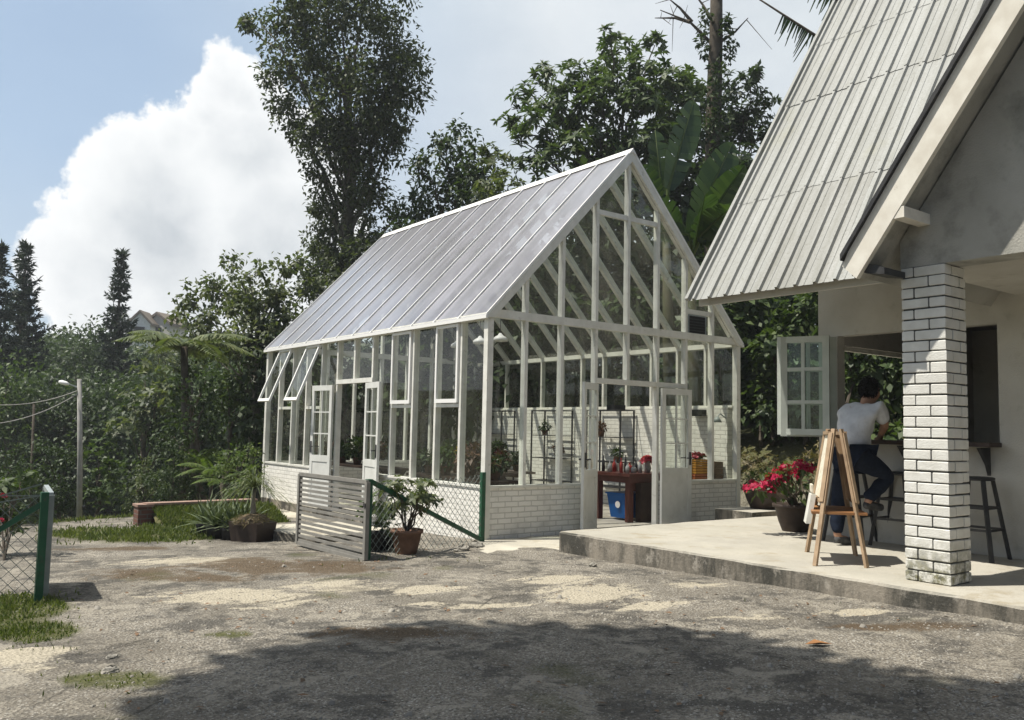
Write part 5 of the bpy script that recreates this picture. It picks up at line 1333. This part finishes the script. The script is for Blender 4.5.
for (x, y) in ((2, 496), (3, 522)): fl.append(rosettes(at(x, y, 10.3), (.06, .06, .04), 4, 5, .045, .03, lift=.5))
mb.build('stem', M['bark'], t); leafobj('foliage', np.concatenate(V), M['leafB'], t); leafobj('flower', np.concatenate(fl), M['redflower'], t)
# climber-covered bank behind the terrace and seen through the greenhouse
def bank(name, label, pts, L_, W_, m, n, stems=True, cat='hedge'):
    c0 = np.mean([p for p, r in pts], 0); b = np.array([c0[0], c0[1], gh(c0[0], c0[1])]); t = thing(name, label, cat, b)
    V = np.concatenate([np.concatenate([clump(p, r, n//2, L_, W_, droop=.5), rosettes(p, np.array(r)*1.05, n//16, 5, L_, W_)]) for p, r in pts])
    mb = MB()
    for p, r in pts[::2]: q = np.array(p); g_ = np.array([q[0], q[1], gh(q[0], q[1])-.2]); limb(mb, g_, q, .05, .02, 5, 0, .2, 5)
    mb.build('stem', M['bark'], t); leafobj('foliage', V, M[m], t)
P_ = []
for y in np.arange(-5.2, 3.5, .8):
    for z in (1.9, 2.8, 3.7, 4.6): P_.append((np.array([8.7+rng.normal()*.25+.15*z, y+rng.normal()*.2, z+rng.normal()*.2]), np.array([.55, .6, .6])))
bank('climber_hedge', 'tall bank of leafy climbers behind the terrace and open window', P_, .19, .13, 'leafB', 330)
P_ = []
for y in np.arange(-4, 2.5, .5): P_.append((np.array([7.6+rng.normal()*.15, y, .9+rng.normal()*.15]), np.array([.4, .4, .35])))
bank('dry_hedge', 'brownish dry growth on the bank behind the flower pots', P_, .08, .03, 'dry', 400)
P_ = []
for y in np.arange(3.5, 15, 1.1):
    for z in (1.2, 2.4, 3.6, 4.8): P_.append((np.array([8.6+rng.normal()*.5, y+rng.normal()*.3, z+rng.normal()*.3]), np.array([.8, .8, .8])))
bank('dark_hedge', 'dark leafy growth seen through the long side of the greenhouse', P_, .24, .14, 'leafA', 380)
P_ = []
for x in np.arange(1.2, 8.5, 1.1):
    for z in (.6, 1.7, 2.8, 3.7): P_.append((np.array([x+rng.normal()*.3, 11.2+rng.normal()*.6+.2*z, z+rng.normal()*.3]), np.array([.85, .8, .8])))
bank('dark_hedge', 'dark leafy growth seen through the far gable of the greenhouse', P_, .24, .14, 'leafA', 380)
# far wood as one mass, plus an unseen mass added to cut ambient light
V = []
def mass(n, gen, R_, L_, W_, q):
    for _ in range(n):
        c, s_ = gen(); V.append(clump(c, np.array([R_, R_, R_*.9])*s_, q, L_, W_))
def g1():
    px = rng.uniform(-40, 330); d = rng.uniform(48, 76); p = at(px, rng.uniform(352 if px < 128 or px > 190 else 366, 450), d); return p, rng.uniform(.8, 1.2)
mass(330, g1, 2.0, .4, .22, 300)
def g5():
    px = rng.uniform(-40, 130); d = rng.uniform(30, 40); p = at(px, rng.uniform(395, 500), d); return p, rng.uniform(.8, 1.2)
mass(70, g5, 1.4, .24, .12, 420)
def g6():
    px = rng.uniform(130, 330); d = rng.uniform(27, 36); p = at(px, rng.uniform(385, 500), d); return p, rng.uniform(.8, 1.2)
mass(80, g6, 1.3, .22, .11, 420)
def g2():
    p = np.array([rng.uniform(11, 17), rng.uniform(-8, 16), 0]); p[2] = gh(p[0], p[1])+rng.uniform(.3, 3.6); return p, rng.uniform(.7, 1.2)
mass(90, g2, 1.3, .34, .2, 170)
def g7():
    px = rng.uniform(575, 820); p = at(px, rng.uniform(185, 400), rng.uniform(22, 28)); return p, rng.uniform(.7, 1.2)
mass(110, g7, 1.0, .3, .16, 200)
def g8():
    px = rng.uniform(390, 580); p = at(px, rng.uniform(262, 420), rng.uniform(21.5, 27)); return p, rng.uniform(.7, 1.2)
mass(80, g8, 1.0, .3, .16, 200)
def g3():
    p = np.array([rng.uniform(2.5, 10), rng.uniform(13, 19), 0]); p[2] = gh(p[0], p[1])+rng.uniform(.3, 4.2); return p, rng.uniform(.7, 1.2)
mass(100, g3, 1.4, .36, .2, 170)
def rear_blocker():
    a = rng.uniform(-2.6, .35); d = rng.uniform(11, 22); p = np.array([-6+d*1.5*math.cos(a), -14+d*math.sin(a)-4, rng.uniform(.5, 10)]); return p, rng.uniform(.8, 1.4)
mass(230, rear_blocker, 1.7, .5, .32, 120)  # unseen trees behind the camera, added to darken the ambient light
kind(leafobj('forest', np.concatenate(V), M['leafA']), 'stuff')
# far houses on the ridge
def far_house(px, py, d, w_, h_, label, wallm, rot=.5):
    p = at(px, py, d); g_ = p.copy(); t = thing('far_house', label, 'house', p, 'houses on the far ridge')
    c, s_ = math.cos(rot), math.sin(rot); T = lambda x, y, z: p+np.array([c*x-s_*y, s_*x+c*y, z])
    MB().prism([T(-w_, -w_, -3), T(w_, -w_, -3), T(w_, -w_, 0), T(0, -w_, h_), T(-w_, -w_, 0)], T(0, 2*w_, 0)-p).build('wall', M[wallm], t)
    for sg in (-1, 1): MB().prism([T(sg*w_*1.2, -w_*1.15, -h_*.2), T(0, -w_*1.15, h_*1.03), T(0, -w_*1.15, h_*1.03+.25), T(sg*w_*1.2, -w_*1.15, -h_*.2+.25)], T(0, 2.3*w_, 0)-p).build('roof', M['greywood'], t)
    MB().box(T(-.5, -w_-.05, -1.6), T(.5, -w_-.04, -.3)).build('window', M['black'], t)
far_house(144, 325, 80, 1.0, 1.0, 'far white house with a grey gable roof beside the lone pine', 'white', R(-36))
far_house(166, 326, 82, 1.35, .9, 'far house with a grey roof right of the white one', 'plaster', R(-50))
# trees beside the camera that throw the foreground shadow
def shade_tree(b, c, R_, n, label):
    b = np.array(b); t = thing('shade_tree', label, 'tree', b)
    mb = MB(); top = np.array(c); mb.tube([b-(0, 0, .3), lerp(b, top, .5)+(.1, 0, 0), top], [.22, .16, .08], 9)
    V = []
    for k in range(n):
        d = rsph(1)[0]*np.array([1, 1, .45]); q = top+d*R_*rng.random()**.4; limb(mb, lerp(b, top, rng.uniform(.55, .95)), q, .06, .015, 5, .03, .12, 5)
        V.append(clump(q, (.85, .85, .55), 230, .3, .17))
    mb.build('trunk', M['bark'], t, True); leafobj('crown', np.concatenate(V), M['leafB'], t)
shade_tree((-11.2, -7.2, .15), (-8.3, -4.75, 9.2), 1.7, 90, 'shade tree left of the camera, out of the frame')
shade_tree((-10.5, -10.8, .2), (-7.95, -5.9, 9.6), 1.65, 80, 'second shade tree behind the camera, out of the frame')
shade_tree((-7.6, -13.5, .3), (-6.9, -7.75, 9.8), 1.7, 80, 'third shade tree right behind the camera, out of the frame')
# ------------------------------------------------------------------ grass, pebbles, litter
def scatter(n, boxes):
    P = []
    for (x0, x1, y0, y1, q) in boxes:
        px = rng.uniform(x0, x1, q); py = rng.uniform(y0, y1, q); 
        for a, b in zip(px, py): P.append(gpt(a, b))
    return np.array(P)
def gval(P, A):
    i = np.clip(np.searchsorted(ax_, P[:, 0]), 0, n0-1); j = np.clip(np.searchsorted(ay_, P[:, 1]), 0, n1-1); return A[i, j], GZ[i, j]
wg = w(grass)
P = scatter(0, [(-5, 80, 588, 652, 9000), (40, 150, 655, 712, 500), (35, 150, 514, 545, 11000), (140, 215, 505, 545, 8000), (262, 372, 556, 572, 250), (372, 480, 552, 562, 500), (700, 900, 600, 612, 60)])
gv, gzv_ = gval(P, wg); keep = rng.random(len(P)) < np.clip(gv*gv*fbm(P[:, 0], P[:, 1], .35, 91, 4)*2.2-.3, 0.03, 1); P = P[keep]; P[:, 2] = gzv_[keep]-.01
P = np.concatenate([P, np.column_stack([LB, LBz])]); n = len(P); D = np.array([0, 0, 1.])+rng.normal(size=(n, 3))*.45
kind(leafobj('grass', quads(P, D, rng.normal(size=(n, 3)), rng.uniform(.02, .06, n)*(gs := np.clip(np.hypot(P[:, 0]-CAM[0], P[:, 1]-CAM[1])/8, .8, 2.0)), .011*gs, .15, 0), M['grass']), 'stuff')
P = scatter(0, [(90, 1000, 560, 720, 2600), (0, 700, 530, 640, 700), (100, 1024, 620, 720, 1500), (560, 1010, 562, 632, 900)]); _, z = gval(P, wg); P[:, 2] = z
ok = (P[:, 0] < .05) & (P[:, 1] > -9); P = P[ok]
V = []; Fq = []
for i, p in enumerate(P):
    r = .004+.01*rng.random()**3*(1+2*(rng.random() < .02)); a = rng.random()*6.28
    k = len(V); 
    for q in range(4): t_ = a+q*PI/2; V.append(p+np.array([math.cos(t_)*r*rng.uniform(.7, 1.2), math.sin(t_)*r*rng.uniform(.7, 1.2), .0]))
    for q in range(4): t_ = a+q*PI/2+.3; V.append(p+np.array([math.cos(t_)*r*.6, math.sin(t_)*r*.6, r*rng.uniform(.5, .9)]))
    Fq += [(k+4, k+5, k+6, k+7)]+[(k+q, k+(q+1) % 4, k+4+(q+1) % 4, k+4+q) for q in range(4)]
kind(link('gravel', raw_mesh('gravel', np.array(V), np.array(Fq)), M['gravel']), 'stuff')
P = scatter(0, [(120, 1000, 590, 715, 80), (60, 500, 560, 640, 60), (560, 1000, 562, 630, 60), (270, 480, 545, 570, 40)]); _, z = gval(P, wg); P[:, 2] = z+.012; P = P[P[:, 0] < .05]; n = len(P)
D = rng.normal(size=(n, 3)); D[:, 2] *= .12; N_ = np.array([0, 0, 1.])+rng.normal(size=(n, 3))*.2
kind(leafobj('leaf_litter', quads(P, D, N_, rng.uniform(.03, .08, n), rng.uniform(.015, .035, n), .05, .1), M['deadleaf']), 'stuff')
p = gpt(819, 647); o = leafobj('fallen_leaf', quads(np.array([p+(-.09, .05, .02)]), np.array([[.85, -.5, .05]]), np.array([[0, 0, 1.]]), [.2], [.09], .05, .2), M['tray']); tag(o, 'large orange brown fallen leaf on the gravel below the terrace edge', 'leaf')
def stone(px, py, r, label):
    p = gpt(px, py); mb = MB(); ellipsoid(mb, p+np.array([0, 0, r*.2]), (r, r*.8, r*.55), 9); mb.v = [tuple(np.array(v)+rng.normal(size=3)*r*.08) for v in mb.v]
    o = mb.build('stone', M['stone']); tag(o, label, 'stone', 'stones on the yard')
stone(241, 540, .09, 'pale stone lying in front of the brown palm trough')
stone(476, 548, .12, 'rough stone at the broken slab near the greenhouse corner')
stone(110, 673, .05, 'pale stone on the grassy left foreground, further back')
stone(112, 659, .04, 'small pale stone left of the foreground shadow')
stone(462, 551, .1, 'rough stone against the kerb under the wire fence')
stone(593, 566, .05, 'small dark stone at the foot of the terrace corner')
# ------------------------------------------------------------------ sun, sky
SUN = np.array([-1, .48, 2.27]); SUN /= np.linalg.norm(SUN)
ld = bpy.data.lights.new('sun', 'SUN'); ld.energy = 5.0; ld.angle = R(.6); ld.color = (1.0, .95, .86)
lo = bpy.data.objects.new('sun', ld); COL.objects.link(lo); lo.rotation_euler = Vector(-SUN).to_track_quat('-Z', 'Y').to_euler()
world = bpy.data.worlds.new('World'); sc.world = world; world.use_nodes = True
nt = world.node_tree; nt.nodes.clear(); t = NT(nt)
out = t.n('ShaderNodeOutputWorld'); bg = t.n('ShaderNodeBackground'); t.l(bg.outputs[0], out.inputs[0])
sky = t.n('ShaderNodeTexSky', sky_type='NISHITA'); sky.sun_disc = False; sky.sun_elevation = math.asin(SUN[2]); sky.sun_rotation = math.atan2(SUN[0], SUN[1])
sky.air_density = 1.0; sky.dust_density = 1.5
tc = t.n('ShaderNodeTexCoord').outputs['Generated']
nz3 = t.n('ShaderNodeTexNoise'); nz3.inputs['Scale'].default_value = 9; nz3.inputs['Detail'].default_value = 8; nz3.inputs['Roughness'].default_value = .6; t.l(tc, nz3.inputs['Vector'])
def vmath(op, a, b=None):
    nd = t.n('ShaderNodeVectorMath', operation=op)
    for i, v in enumerate((a, b)):
        if v is None: continue
        if hasattr(v, 'is_linked'): t.l(v, nd.inputs[i])
        else: nd.inputs[i].default_value = tuple(v)
    return nd
wv = vmath('ADD', tc, vmath('SCALE', vmath('SUBTRACT', nz3.outputs['Color'], (.5, .5, .5)).outputs[0]).outputs[0])
wv.inputs[1].links[0].from_node.inputs['Scale'].default_value = .11
blobs = [(232,92,42),(205,118,34),(178,150,40),(140,166,36),(100,190,34),(78,215,30),(255,165,70),(160,235,95),(105,270,60),(270,250,85),(315,150,48),(206,90,22),(152,148,22),(200,310,80),(216,80,18),(262,95,36),(120,330,55)]
acc = None
for x, y, r_ in blobs:
    d = nrm(ray(x, y)); rr = r_/FPX
    v = t.math('SUBTRACT', rr, vmath('LENGTH', vmath('SUBTRACT', wv.outputs[0], d).outputs[0]).outputs['Value'])
    acc = v if acc is None else t.math('MAXIMUM', acc, v)
puff = t.noise(tc, 26, 6, .55)
acc = t.math('ADD', acc, t.math('MULTIPLY', t.math('SUBTRACT', puff, .5), .04))
cum = t.rng(acc, -.002, .006)
edge = t.rng(acc, .0, .09, 1, 0)
sepw = t.n('ShaderNodeSeparateXYZ'); t.l(tc, sepw.inputs[0])
n2 = t.noise(tc, 3.2, 7, .58)
mp = t.n('ShaderNodeMapping'); mp.inputs['Scale'].default_value = (1, 1, 2.2); t.l(tc, mp.inputs[0])
n3 = t.noise(mp.outputs[0], 2.6, 8, .6)
# thin veil: thicker away from the open blue patch up on the left
dblue = nrm(ray(60, 60))
db = vmath('LENGTH', vmath('SUBTRACT', tc, dblue).outputs[0]).outputs['Value']
fw = vmath('DOT_PRODUCT', tc, (_f[0], _f[1], .35)).outputs['Value']
front = t.rng(fw, -.35, .35)
veil = t.math('MULTIPLY', t.rng(db, .05, .5, .62, .93), t.rng(n3, .3, .6, .8, 1))
veil = t.math('MAXIMUM', veil, t.rng(sepw.outputs[2], .3, .02, 0, .95))
veil = t.math('MULTIPLY', veil, front)  # unseen sky behind the view left clear, to lower the ambient light
SKYS = .09
skyc = t.mix(1.0, sky.outputs[0], (SKYS, SKYS, SKYS), 'MULTIPLY')
veilc = t.mix(t.rng(db, .08, .5), (.41, .53, .67), t.mix(t.rng(n2, .35, .68), (.56, .605, .63), (.7, .73, .745)))
c = t.mix(veil, skyc, veilc)
cumc = t.mix(t.rng(t.noise(tc, 7, 7, .6), .36, .62), (.42, .455, .49), (.6, .625, .64))
cumc = t.mix(edge, cumc, (.8, .81, .81))
c = t.mix(cum, c, cumc)
t.l(c, bg.inputs['Color']); bg.inputs['Strength'].default_value = 1.0
hz = MB().box((-40, -40, -14), (120, 120, 30)).build('haze', None)
hm, hnt, hout = _nt('haze_air'); hv = hnt.nodes.new('ShaderNodeVolumePrincipled'); hv.inputs['Color'].default_value = (.86, .9, .95, 1); hv.inputs['Density'].default_value = .0012; hv.inputs['Anisotropy'].default_value = .2
hnt.links.new(hv.outputs[0], hout.inputs['Volume']); hz.data.materials.append(hm); kind(hz, 'stuff')
# ------------------------------------------------------------------ camera
cd = bpy.data.cameras.new('camera'); cd.sensor_width = 36; cd.lens = FPX/1024*36; cd.clip_start = .05; cd.clip_end = 2000
co = bpy.data.objects.new('camera', cd); COL.objects.link(co)
Mx = Matrix(((RR[0], UU[0], -FF[0], CAM[0]), (RR[1], UU[1], -FF[1], CAM[1]), (RR[2], UU[2], -FF[2], CAM[2]), (0, 0, 0, 1)))
co.matrix_world = Mx; sc.camera = co
sc.view_settings.view_transform = 'Standard'; sc.view_settings.look = 'None'; sc.view_settings.exposure = 0.42; sc.view_settings.gamma = 1.0
# ------------------------------------------------------------------ true size
for o in list(sc.objects):
    if o.parent is None:
        o.location = o.location*K
        if o.type not in ('CAMERA', 'LIGHT'): o.scale = o.scale*K
